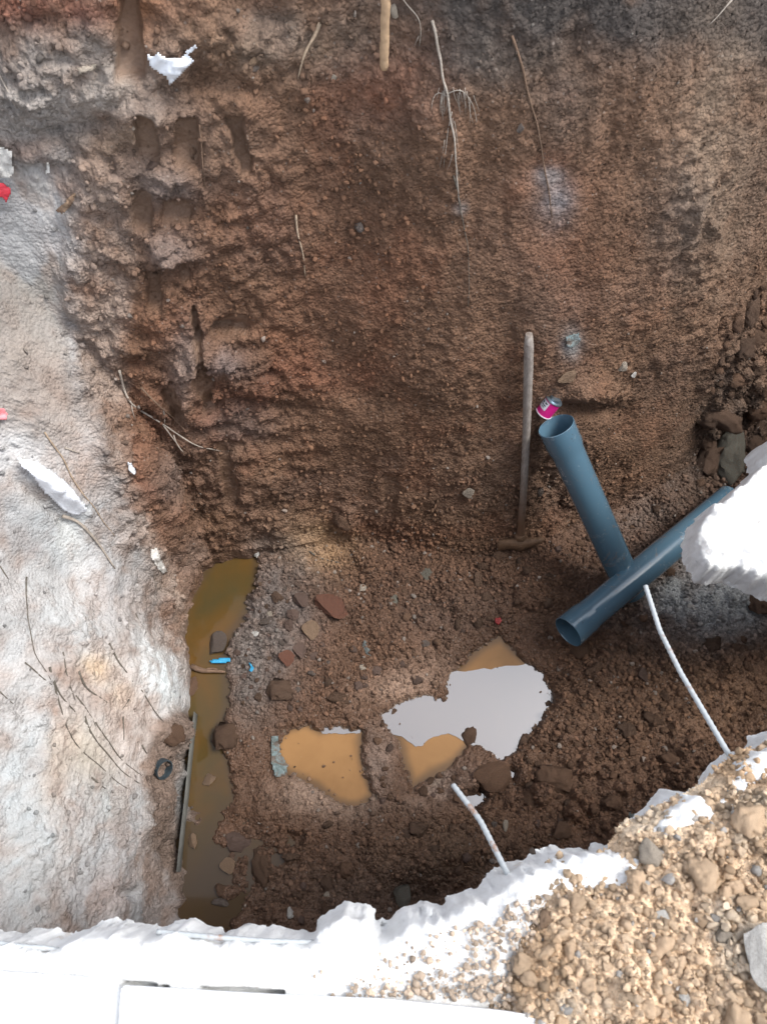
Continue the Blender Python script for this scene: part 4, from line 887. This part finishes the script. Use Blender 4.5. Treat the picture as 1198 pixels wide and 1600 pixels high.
# ------------------------------------------------------------------ pipes
def pipe(name, a, b, r, label, socket_at_a=True, th=.004):
    a, b = Vector(a), Vector(b); L = (b-a).length; R = (b-a).to_track_quat('Z', 'Y')
    e = empty(name, a, label, 'pipe', 'blue grey plastic pipes'); e.rotation_mode = 'QUATERNION'; e.rotation_quaternion = R
    rs = r*1.10; sl = .085
    if socket_at_a:
        obj('socket', lathe('socket', [(r-th, sl+.03), (rs-th*.9, sl), (rs-th*.9, .004), (rs-th*.5, 0), (rs, .002), (rs, sl), (r+.0008, sl+.022), (r+.0008, sl+.035)], M['pvc']), e)
        obj('barrel', lathe('barrel', [(r-th, sl+.03), (r, sl+.03), (r, L*.5), (r, L), (r-th, L), (r-th, L*.5), (r-th, sl+.03)], M['pvc']), e)
    return e
def pt(px, py, z): return on_z(px, py, z)
R_P = .0575
# crossing pipe: lower end on the floor, upper end resting on the rubble to the right
A2 = pt(887, 988, -1.46); B2 = pt(1140, 778, -1.56)
p1a, n1a, _ = hit(868, 672)
A1 = pt(868, 667, 0)
t_ = (p1a - Vector((0, 0, CAM_Z))).length
A1 = Vector((0, 0, CAM_Z)) + ray(868, 665).normalized()*(t_-.115)
B1 = pt(985, 925, -1.62)
pipe('leaning_pipe', A1, B1, R_P, 'blue grey plastic pipe leaning on the wall below the pink can')
pipe('crossing_pipe', A2, B2, R_P, 'long blue grey plastic pipe crossing over the other, its end under the ledge')

# ------------------------------------------------------------------ pickaxe
def cam_pt(px, py, back):
    p, _, _ = hit(px, py); d = ray(px, py).normalized(); return p - d*back
top = cam_pt(826, 522, .035); bot = cam_pt(812, 845, .02)
pk = empty('pickaxe', bot, 'muddy pickaxe standing head down with its wooden handle leaning on the wall', 'pickaxe')
ax = (top-bot); L = ax.length; axn = ax.normalized()
prof = [(0, .020), (.02, .019), (.25, .0165), (.6, .0165), (.85, .0185), (.95, .0185), (.985, .018), (1., .013)]
hp = []; hr = []
side = axn.cross(Vector((0, -1, 0))).normalized()
for i in range(26):
    t = i/25; hp.append(axn*L*t + side*.006*math.sin(t*3.1)); hr.append(float(np.interp(t, [p[0] for p in prof], [p[1]*.84 for p in prof])))
obj('handle', tube_mesh('handle', hp, hr, M['shaft'], 14, attrs=True), pk)
fw = ray(812, 850).normalized(); rgt = Vector((1, 0, 0)); rgt = (rgt - axn*rgt.dot(axn)).normalized(); dn = -axn; outw = rgt.cross(axn)
def sweep(sections, mat, name, parent):
    """sections: (centre, half width along axn, half depth along outw)"""
    V = []; F = []
    for c, hw, hd in sections:
        for k_ in range(10):
            q = 2*math.pi*k_/10; ca, sa = math.cos(q), math.sin(q); sq = .8
            V.append(c + axn*hw*math.copysign(abs(ca)**sq, ca) + outw*hd*math.copysign(abs(sa)**sq, sa))
    for i in range(len(sections)-1):
        for k_ in range(10): F.append((i*10+k_, i*10+(k_+1) % 10, (i+1)*10+(k_+1) % 10, (i+1)*10+k_))
    bm = bmesh.new(); vv = [bm.verts.new(v) for v in V]
    for f in F: bm.faces.new([vv[j] for j in f])
    bm.faces.new(vv[:10][::-1]); bm.faces.new(vv[-10:]); bmesh.ops.recalc_face_normals(bm, faces=bm.faces)
    for f in bm.faces: f.smooth = True
    me = bpy.data.meshes.new(name); bm.to_mesh(me); bm.free(); me.materials.append(mat); return obj(name, me, parent)
sec = []
for t, hw, hd, dp in [(-1, .026, .010, .004), (-.9, .034, .013, .0), (-.5, .030, .016, -.004), (-.2, .030, .022, -.004), (0, .036, .028, 0), (.2, .028, .022, -.004), (.5, .020, .018, -.006), (.85, .013, .013, -.012), (1, .006, .006, -.014)]:
    sec.append((rgt*t*.095 - axn*(.008+dp*1.5) + outw*.012, hw, hd))
obj_head = sweep(sec, M['rust'], 'head', pk)
obj('collar', tube_mesh('collar', [axn*(-.035), axn*.0, axn*.03, axn*.045, axn*.05], [.026, .027, .025, .0235, .019], M['rust'], 16), pk)

# ------------------------------------------------------------------ glue can
cp_ = cam_pt(849, 645, .028); cs = hit(849, 645)[2]
ca_dir = (cam_pt(866, 620, .040)-cp_).normalized()
ca_dir = (Vector((.50, .906*.62, .4226*.62)).normalized()*.80 - ray(856, 632).normalized()*.60).normalized()
can = empty('glue_can', cp_, 'small magenta tin can with white label and silver lid above the pipe', 'can'); can.rotation_mode = 'QUATERNION'; can.rotation_quaternion = ca_dir.to_track_quat('Z', 'Y')
rr, hh_ = 13.3*cs, 27*cs
obj('can_body', lathe('can_body', [(0, 0), (rr*.96, 0), (rr, .001), (rr, hh_), (rr*.9, hh_*1.03), (0, hh_*1.03)], M['magenta'], 40), can)
obj('rim', lathe('rim', [(rr*.98, hh_*.99), (rr*1.06, hh_*1.0), (rr*1.06, hh_*1.04), (rr*.9, hh_*1.045), (rr*.9, hh_*1.0)], M['tin'], 40), can)
obj('rim', lathe('rim', [(rr*.98, -.001), (rr*1.05, -.001), (rr*1.05, hh_*.04), (rr*.98, hh_*.04)], M['label_white'], 40), can)
lid = obj('lid', lathe('lid', [(0, hh_*1.16), (rr*.42, hh_*1.16), (rr*.45, hh_*1.20), (rr*.62, hh_*1.20), (rr*.66, hh_*1.06), (rr*.9, hh_*1.03)], M['tin'], 40), can)
# white label facing the camera's left side
view_l = (Vector((0, 0, CAM_Z))-cp_).normalized(); inv = can.rotation_quaternion.inverted(); vl = inv @ view_l; phi = math.atan2(vl.y, vl.x)
xl = inv @ Vector((-1, 0, 0.2)); sgn = 1 if (vl.x*xl.y - vl.y*xl.x) > 0 else -1
def wrap(name, a0, a1, z0, z1, r, mat):
    V = []; n = 16
    for zq in (z0, z1):
        for k_ in range(n+1): q = a0+(a1-a0)*k_/n; V.append((r*math.cos(q), r*math.sin(q), zq))
    return np_mesh(name, V, [(k_, k_+1, n+1+k_+1, n+1+k_) for k_ in range(n)], mat)
obj('label', wrap('label', phi+sgn*.05, phi+sgn*1.35, hh_*.38, hh_*.93, rr*1.012, M['label_white']), can)
for z0, z1, a0, a1 in ((.76, .84, .25, .6), (.60, .66, .3, .95), (.50, .54, .35, .8), (.72, .84, .75, 1.0)):
    obj('print', wrap('print', phi+sgn*a0, phi+sgn*a1, hh_*z0, hh_*z1, rr*1.02, M['black_pvc']), can)

# ------------------------------------------------------------------ rebars
def rebar(name, pts, r, label, mat='bar'):
    P_ = [Vector(p) for p in pts]; out = []
    for i in range(len(P_)-1):
        n = max(2, int((P_[i+1]-P_[i]).length/.004))
        for k_ in range(n): out.append(P_[i].lerp(P_[i+1], k_/n))
    out.append(P_[-1])
    for _ in range(6): out = [out[0]]+[(out[i-1]+out[i]*2+out[i+1])/4 for i in range(1, len(out)-1)]+[out[-1]]
    rad = [r*(1.10 if (i % 3 == 0) else .95) for i in range(len(out))]
    o = obj(name, tube_mesh(name, out, rad, M[mat], 10)); return props(o, label, 'steel bar')
rebar('steel_bar', [on_z(1008, 916, -.24), on_z(1030, 985, -.20), on_z(1062, 1050, -.15), on_z(1152, 1203, -.05), on_z(1168, 1232, -.04)], .0049, 'long bent steel bar reaching from the slab edge to the crossing pipe')
rebar('steel_bar', [on_z(708, 1227, -.20), on_z(750, 1282, -.14), on_z(800, 1380, -.05), on_z(812, 1410, -.04)], .0049, 'short steel bar sticking out of the slab edge above the big clod')
rebar('steel_bar', [on_z(246, 1456, -.03), on_z(330, 1464, -.02), on_z(420, 1471, -.02), on_z(505, 1473, -.03), on_z(540, 1478, -.04)], .0040, 'thin pale steel bar running along the slab edge right of centre')
rebar('steel_bar', [on_z(-60, 1470, -.02), on_z(0, 1474, -.02), on_z(40, 1480, -.018), on_z(68, 1481, -.02), on_z(110, 1488, -.04)], .0040, 'thin pale steel bar at the slab edge in the bottom left corner')

# ------------------------------------------------------------------ roots, sticks
def surf_path(pts, off, step=7, jit=1.2):
    out = []
    for i in range(len(pts)-1):
        (x0_, y0_), (x1_, y1_) = pts[i], pts[i+1]; n = max(1, int(math.hypot(x1_-x0_, y1_-y0_)/step))
        for k_ in range(n):
            t = k_/n; out.append((x0_+(x1_-x0_)*t+random.uniform(-jit, jit), y0_+(y1_-y0_)*t+random.uniform(-jit, jit)))
    out.append(pts[-1]); W_ = []
    for x, y in out:
        p, n, s = hit(x, y); W_.append(p - ray(x, y).normalized()*off)
    for _ in range(3): W_ = [W_[0]]+[(W_[i-1]+W_[i]*2+W_[i+1])/4 for i in range(1, len(W_)-1)]+[W_[-1]]
    return W_
def root(name, label, mat, paths, w, cat='root', off=.004, taper=.4, group=None, jit=1.2):
    first = surf_path(paths[0], off, 7, jit); s = hit(*paths[0][0])[2]; ww = w if isinstance(w, (list, tuple)) else [w]*len(paths)
    def tm(pts_, width): n = len(pts_); return tube_mesh(name, pts_, [width*s/2*(1-(1-taper)*i/max(n-1, 1))*random.uniform(.85, 1.15) for i in range(n)], M[mat], 6)
    o = props(obj(name, tm(first, ww[0])), label, cat, group)
    for q, pth in enumerate(paths[1:]): obj('rootlet', tm(surf_path(pth, off), ww[q+1]), o)
    return o
HAIR = []
for _ in range(26):
    hx, hy = random.choice([(700, 140), (690, 140), (720, 140), (735, 150), (706, 190), (700, 220), (684, 145), (682, 50), (712, 240), (658, 50)]); hx += random.uniform(-8, 8); hy += random.uniform(-6, 6); hl = random.uniform(15, 45)
    HAIR.append([(hx, hy), (hx+random.uniform(-4, 4), hy+hl*.4), (hx+random.uniform(-9, 9), hy+hl)])
root('tree_root', 'long pale branching root hanging down the upper middle of the wall', 'root_white', [[(676, 30), (682, 70), (688, 92), (690, 118), (700, 150), (705, 190), (711, 215), (712, 255), (716, 300), (722, 340)], [(700, 150), (684, 140), (676, 152), (674, 170)], [(700, 145), (720, 138), (735, 155), (742, 172), (745, 195)], [(706, 175), (700, 200), (696, 240), (693, 262)], [(718, 140), (722, 160)], [(728, 142), (734, 165)], [(692, 142), (688, 165)]] + HAIR, [5, 2, 2, 1.8, 1.6, 1.6, 1.6] + [1.1]*len(HAIR), jit=2.2)
root('tree_root', 'thin dark root tip below the long pale branching root', 'root_dark', [[(708, 275), (718, 310), (722, 345), (730, 380), (733, 430), (731, 480)]], 2.2)
root('tree_root', 'long dark root running down the upper right of the wall', 'root_brown', [[(799, 55), (808, 80), (818, 115), (828, 160), (838, 190), (846, 230), (852, 275), (858, 300), (862, 340)]], 4.5)
root('tree_root', 'short twisted root at the top of the wall left of the long pale one', 'root_white', [[(622, -10), (640, 12), (657, 30), (658, 60), (655, 72)]], 2.5)
root('tree_root', 'brown root slanting down left of the hanging stick', 'root_pale', [[(500, 35), (492, 55), (480, 75), (472, 95), (466, 122)]], 7)
root('tree_root', 'thin dark root hanging down the grey ledges on the left', 'root_brown', [[(312, 195), (315, 230), (318, 270), (322, 308)]], 3)
root('tree_root', 'pale root hanging in the middle of the wall below the ledges', 'root_pale', [[(462, 335), (466, 370), (474, 400), (477, 432)]], 4)
root('tree_root', 'long pale forked root across the reddish left bank', 'root_white', [[(188, 580), (193, 608), (206, 632), (230, 648), (256, 664), (280, 680), (310, 698), (345, 705)], [(206, 632), (207, 650), (213, 658)], [(256, 664), (270, 685), (286, 706)], [(257, 640), (258, 664)], [(272, 680), (276, 698), (288, 708)]], [4, 2, 2.5, 3, 2], off=.012)
root('tree_root', 'shorter brown root crossing above the long pale forked root', 'root_brown', [[(220, 605), (236, 622), (252, 638), (270, 650), (289, 672)]], 4, off=.02)
root('tree_root', 'thick pale root curving down the bank beside the plastic fold', 'root_white', [[(98, 806), (120, 812), (137, 828), (155, 850), (170, 872), (180, 888)]], 6, off=.006)
root('tree_root', 'thin long root arching over the plastic fold on the left bank', 'root_pale', [[(70, 676), (80, 692), (98, 712), (112, 745), (125, 765), (145, 788), (162, 815), (180, 838)]], 3)
dk = [[(40, 903), (42, 940), (44, 970), (52, 1010), (58, 1030), (72, 1047), (80, 1062)], [(76, 1042), (84, 1066), (92, 1085), (104, 1100), (118, 1112)], [(84, 1070), (96, 1108), (102, 1135), (118, 1160), (132, 1178), (160, 1200), (185, 1222), (200, 1232)], [(98, 1020), (104, 1050), (112, 1075), (118, 1094)], [(125, 1048), (130, 1068), (142, 1082), (156, 1090), (168, 1098)], [(120, 1085), (135, 1105), (146, 1125), (150, 1135)], [(132, 1120), (140, 1145), (155, 1165), (172, 1180), (190, 1205), (218, 1224)], [(150, 1130), (170, 1160), (186, 1182), (205, 1200), (222, 1212)], [(202, 1092), (192, 1108)], [(194, 1120), (194, 1156)], [(172, 1005), (182, 1030), (196, 1050), (208, 1065)], [(210, 960), (228, 988)], [(222, 1080), (240, 1110), (256, 1128)], [(0, 1080), (12, 1092), (24, 1102)], [(0, 885), (14, 905)], [(40, 1035), (60, 1052), (82, 1070)], [(145, 1215), (165, 1232)], [(222, 1165), (230, 1178)]]
dl = ['dark root crack running down from the top of the pale plaster bank', 'short dark root just below the end of the topmost one', 'longest dark root sweeping down the pale bank', 'dark thick root stub right of the topmost root', 'curved dark root below the tan patch of the bank', 'thin dark root leading into the bundle', 'inner dark root of the bundle above the drain pipe', 'outer right dark root of the bundle above the drain pipe', 'tiny slanted root right of the second tan patch', 'short upright dark root below the slanted one', 'thin root along the right edge of the upper tan patch', 'short root at the step in the bank above the white patch', 'thin root below the blue white patch', 'short slanted root at the left border', 'thin curved root at the left border above the others', 'faint root meeting the topmost root from the left', 'lowest short root on the pale bank', 'tiny forked rootlet near the drain pipe']
for pth, lb in zip(dk, dl): root('tree_root', lb, 'root_dark', [pth], random.uniform(2.4, 3.8) if len(pth) > 2 else 3.0, off=.001, jit=2.2)
root('twig', 'small twig lying at the left border beside the sandy slope', 'root_white', [[(0, 118), (12, 140), (24, 165)]], 3, cat='twig')
root('twig', 'muddy forked twig lying across the water channel', 'root_brown', [[(300, 1042), (318, 1050), (336, 1048), (352, 1050)], [(318, 1050), (326, 1040), (340, 1046)]], [9, 5], cat='twig', off=.012)
root('twig', 'thin dark twig in the tan patch above the brick fragment', 'root_dark', [[(484, 862), (496, 872), (515, 876), (535, 880)]], 3, cat='twig')
root('twig', 'straight pale twig leaning at the very top right of the wall', 'root_white', [[(1142, 0), (1125, 20), (1108, 38)]], 3, cat='twig', off=.02)
root('twig', 'short pale twig on the grey soil above the plastic fold', 'root_white', [[(103, 700), (125, 708)]], 4, cat='twig')
# hanging stick
a_, b_ = cam_pt(604, -60, .07), cam_pt(600, 108, .03)
n_ = 24; o = obj('wooden_stick', tube_mesh('wooden_stick', [a_.lerp(b_, i/n_)+Vector((random.uniform(-1, 1)*.0012, 0, 0)) for i in range(n_+1)], [.0105*random.uniform(.93, 1.05)*(1 if i < n_ else .8) for i in range(n_+1)], M['wood_pale'], 10)); props(o, 'straight pale wooden stick hanging down at the top of the wall', 'stick')

# ------------------------------------------------------------------ scraps and sheets lying on the ground
def scrap(name, pts, label, cat, mat, lift=.006, crumple=.006, th=.0015, step=3, seed=1, fold=None):
    pts_ = np.array(pts, float); gx_ = np.arange(pts_[:, 0].min()-step, pts_[:, 0].max()+step, step); gy_ = np.arange(pts_[:, 1].min()-step, pts_[:, 1].max()+step, step)
    A_, B_ = np.meshgrid(gx_, gy_); a, b = A_.ravel(), B_.ravel(); sd = polysd(a, b, pts_)
    idx = np.arange(len(a)).reshape(A_.shape); F_ = np.stack([idx[:-1, :-1], idx[:-1, 1:], idx[1:, 1:], idx[1:, :-1]], -1).reshape(-1, 4)
    F_ = F_[sd[F_].min(1) > -step*.55]; used_ = np.unique(F_); rm_ = -np.ones(len(a), int); rm_[used_] = np.arange(len(used_))
    V = []; base = np.array([hit(a[i], b[i])[0][:] for i in used_])
    # smooth the draped base a little
    n = fbm(np.stack([a[used_]*.05, b[used_]*.05, a[used_]*0+seed], 1), 1.6, 3, seed)
    for q, i in enumerate(used_):
        d = ray(a[i], b[i]).normalized(); f = fold(a[i], b[i]) if fold else 0
        V.append(Vector(base[q]) - d*(lift + crumple*(1+n[q]) + f))
    me = np_mesh(name, np.array([v[:] for v in V]), rm_[F_], M[mat]); o = obj(name, me); m_ = o.modifiers.new('thick', 'SOLIDIFY'); m_.thickness = max(th, .0015); m_.offset = 0
    return props(o, label, cat)
scrap('plastic_scrap', [(231, 84), (240, 90), (247, 82), (258, 90), (280, 92), (290, 84), (300, 90), (302, 96), (290, 108), (274, 124), (266, 134), (260, 120), (246, 112), (234, 104)], 'torn white plastic scrap stuck in the wall at upper left', 'plastic scrap', 'white_sheet', .02, .012, seed=3)
scrap('plastic_strip', [(290, 80), (306, 70), (308, 75), (293, 86)], 'small white strip touching the torn plastic scrap', 'plastic scrap', 'white_sheet', .025, .002, step=2, seed=4)
scrap('plastic_fragment', [(121, 106), (150, 101), (152, 108), (124, 116)], 'flat pale fragment left of the torn white scrap', 'fragment', 'stone_pale', .01, .002, step=2.5, seed=5)
scrap('plaster_patch', [(-20, 232), (6, 230), (20, 238), (18, 255), (24, 268), (14, 280), (-20, 272)], 'bright white lump of plaster at the left border', 'plaster', 'stone_white', .01, .02, seed=6)
scrap('red_lid', [(-15, 288), (6, 286), (16, 294), (16, 304), (10, 316), (4, 308), (-15, 306)], 'red plastic cap under the white plaster at the left border', 'cap', 'red_plastic', .01, .008, step=2, seed=7)
scrap('pink_scrap', [(-15, 638), (6, 638), (13, 646), (10, 656), (-15, 658)], 'pink plastic scrap at the left border above the plastic fold', 'plastic scrap', 'pink_plastic', .01, .008, step=2, seed=8)
scrap('white_shard', [(74, 254), (77, 254), (78, 270), (72, 272)], 'tiny white shard standing on the sandy left slope', 'shard', 'stone_white', .008, .002, step=1.5, seed=9)
scrap('curved_bark', [(86, 330), (100, 318), (116, 300), (119, 304), (112, 322), (98, 334)], 'curved brown flake lying on the sandy left slope', 'flake', 'stone_tan', .008, .004, step=2, seed=10, fold=lambda x, y: .012*math.exp(-((x-104)/10)**2))
scrap('blue_strip', [(328, 1032), (345, 1028), (360, 1029), (360, 1034), (340, 1037), (330, 1036)], 'bright blue plastic strip at the edge of the channel', 'plastic scrap', 'blue_plastic', .012, .003, step=2, seed=11)
scrap('blue_curl', [(388, 1034), (392, 1037), (397, 1044), (394, 1050), (389, 1048), (392, 1043)], 'small curled blue scrap right of the blue strip', 'plastic scrap', 'blue_plastic', .01, .003, step=1.2, seed=12)
scrap('bottle_cap', [(773, 966), (781, 964), (784, 970), (780, 976), (774, 975)], 'small red bottle cap above the tip of the big puddle', 'cap', 'cap_red', .008, .003, step=1.5, seed=13)
scrap('plastic_fold', [(28, 715), (60, 722), (85, 738), (108, 756), (126, 778), (138, 798), (124, 806), (106, 802), (92, 790), (70, 770), (52, 745), (34, 728)], 'fold of cloudy white plastic sheet on the pale left bank', 'plastic sheet', 'white_sheet', .008, .004, step=3, seed=14, fold=lambda x, y: .035*math.exp(-(((y-725)-(x-30)*.62)/16)**2))
scrap('lime_splotch', [(236, 858), (246, 856), (250, 870), (256, 882), (262, 894), (254, 896), (244, 884), (236, 872)], 'white lime splotch on the bank left of the channel head', 'plaster', 'stone_white', .003, .006, step=2, seed=15)
scrap('lime_splotch', [(884, 526), (904, 520), (906, 534), (892, 544), (884, 540)], 'bluish white lime splotch in the wall above the tan stone', 'plaster', 'stone_teal', .003, .006, step=2, seed=16)
scrap('cloth_scrap', [(200, 722), (206, 724), (214, 738), (210, 742), (202, 734)], 'small bluish cloth scrap in the red left bank', 'cloth', 'white_sheet', .006, .008, step=1.6, seed=17)
scrap('cement_crust', [(424, 1150), (434, 1150), (438, 1175), (450, 1195), (446, 1212), (430, 1214), (424, 1190)], 'blue grey cement crust on the left shore of the square puddle', 'cement', 'stone_teal', .006, .006, step=2.2, seed=18)
# board standing along the channel, drain pipe mouth
bd = [(304, 1112), (299, 1150), (294, 1200), (289, 1250), (283, 1300), (277, 1362)]
Vb = []; 
for x, y in bd:
    p = on_z(x, y, -1.635); Vb += [Vector((p.x, p.y, -1.635)), Vector((p.x-.0028, p.y, -1.635)), Vector((p.x-.006, p.y, -1.74)), Vector((p.x-.002, p.y, -1.74))]
Fb = []
for i in range(len(bd)-1):
    for k_ in range(4): Fb.append((i*4+k_, i*4+(k_+1) % 4, (i+1)*4+(k_+1) % 4, (i+1)*4+k_))
Fb += [(0, 1, 2, 3), (len(Vb)-1, len(Vb)-2, len(Vb)-3, len(Vb)-4)]
props(obj('board', np_mesh('board', [v[:] for v in Vb], Fb, M['board'], False)), 'thin grey board on edge between the channel water and the left bank', 'board')
dpz = cam_pt(258, 1203, .045); e = empty('drain_pipe', dpz, 'dark drain pipe mouth poking out of the left bank over the channel', 'pipe')
e.rotation_mode = 'QUATERNION'; e.rotation_quaternion = Vector((-.75, .35, -.45)).to_track_quat('Z', 'Y')
obj('pipe_wall', lathe('pipe_wall', [(.030, .15), (.030, 0), (.034, 0), (.034, .15)], M['black_pvc'], 28), e)

obj('bore_shade', lathe('bore_shade', [(0, .035), (.0305, .030)], simple('bore_shade_black', (.012, .012, .013), .9), 28), e)  # near-black disc painted in place of the shade deep inside the pipe
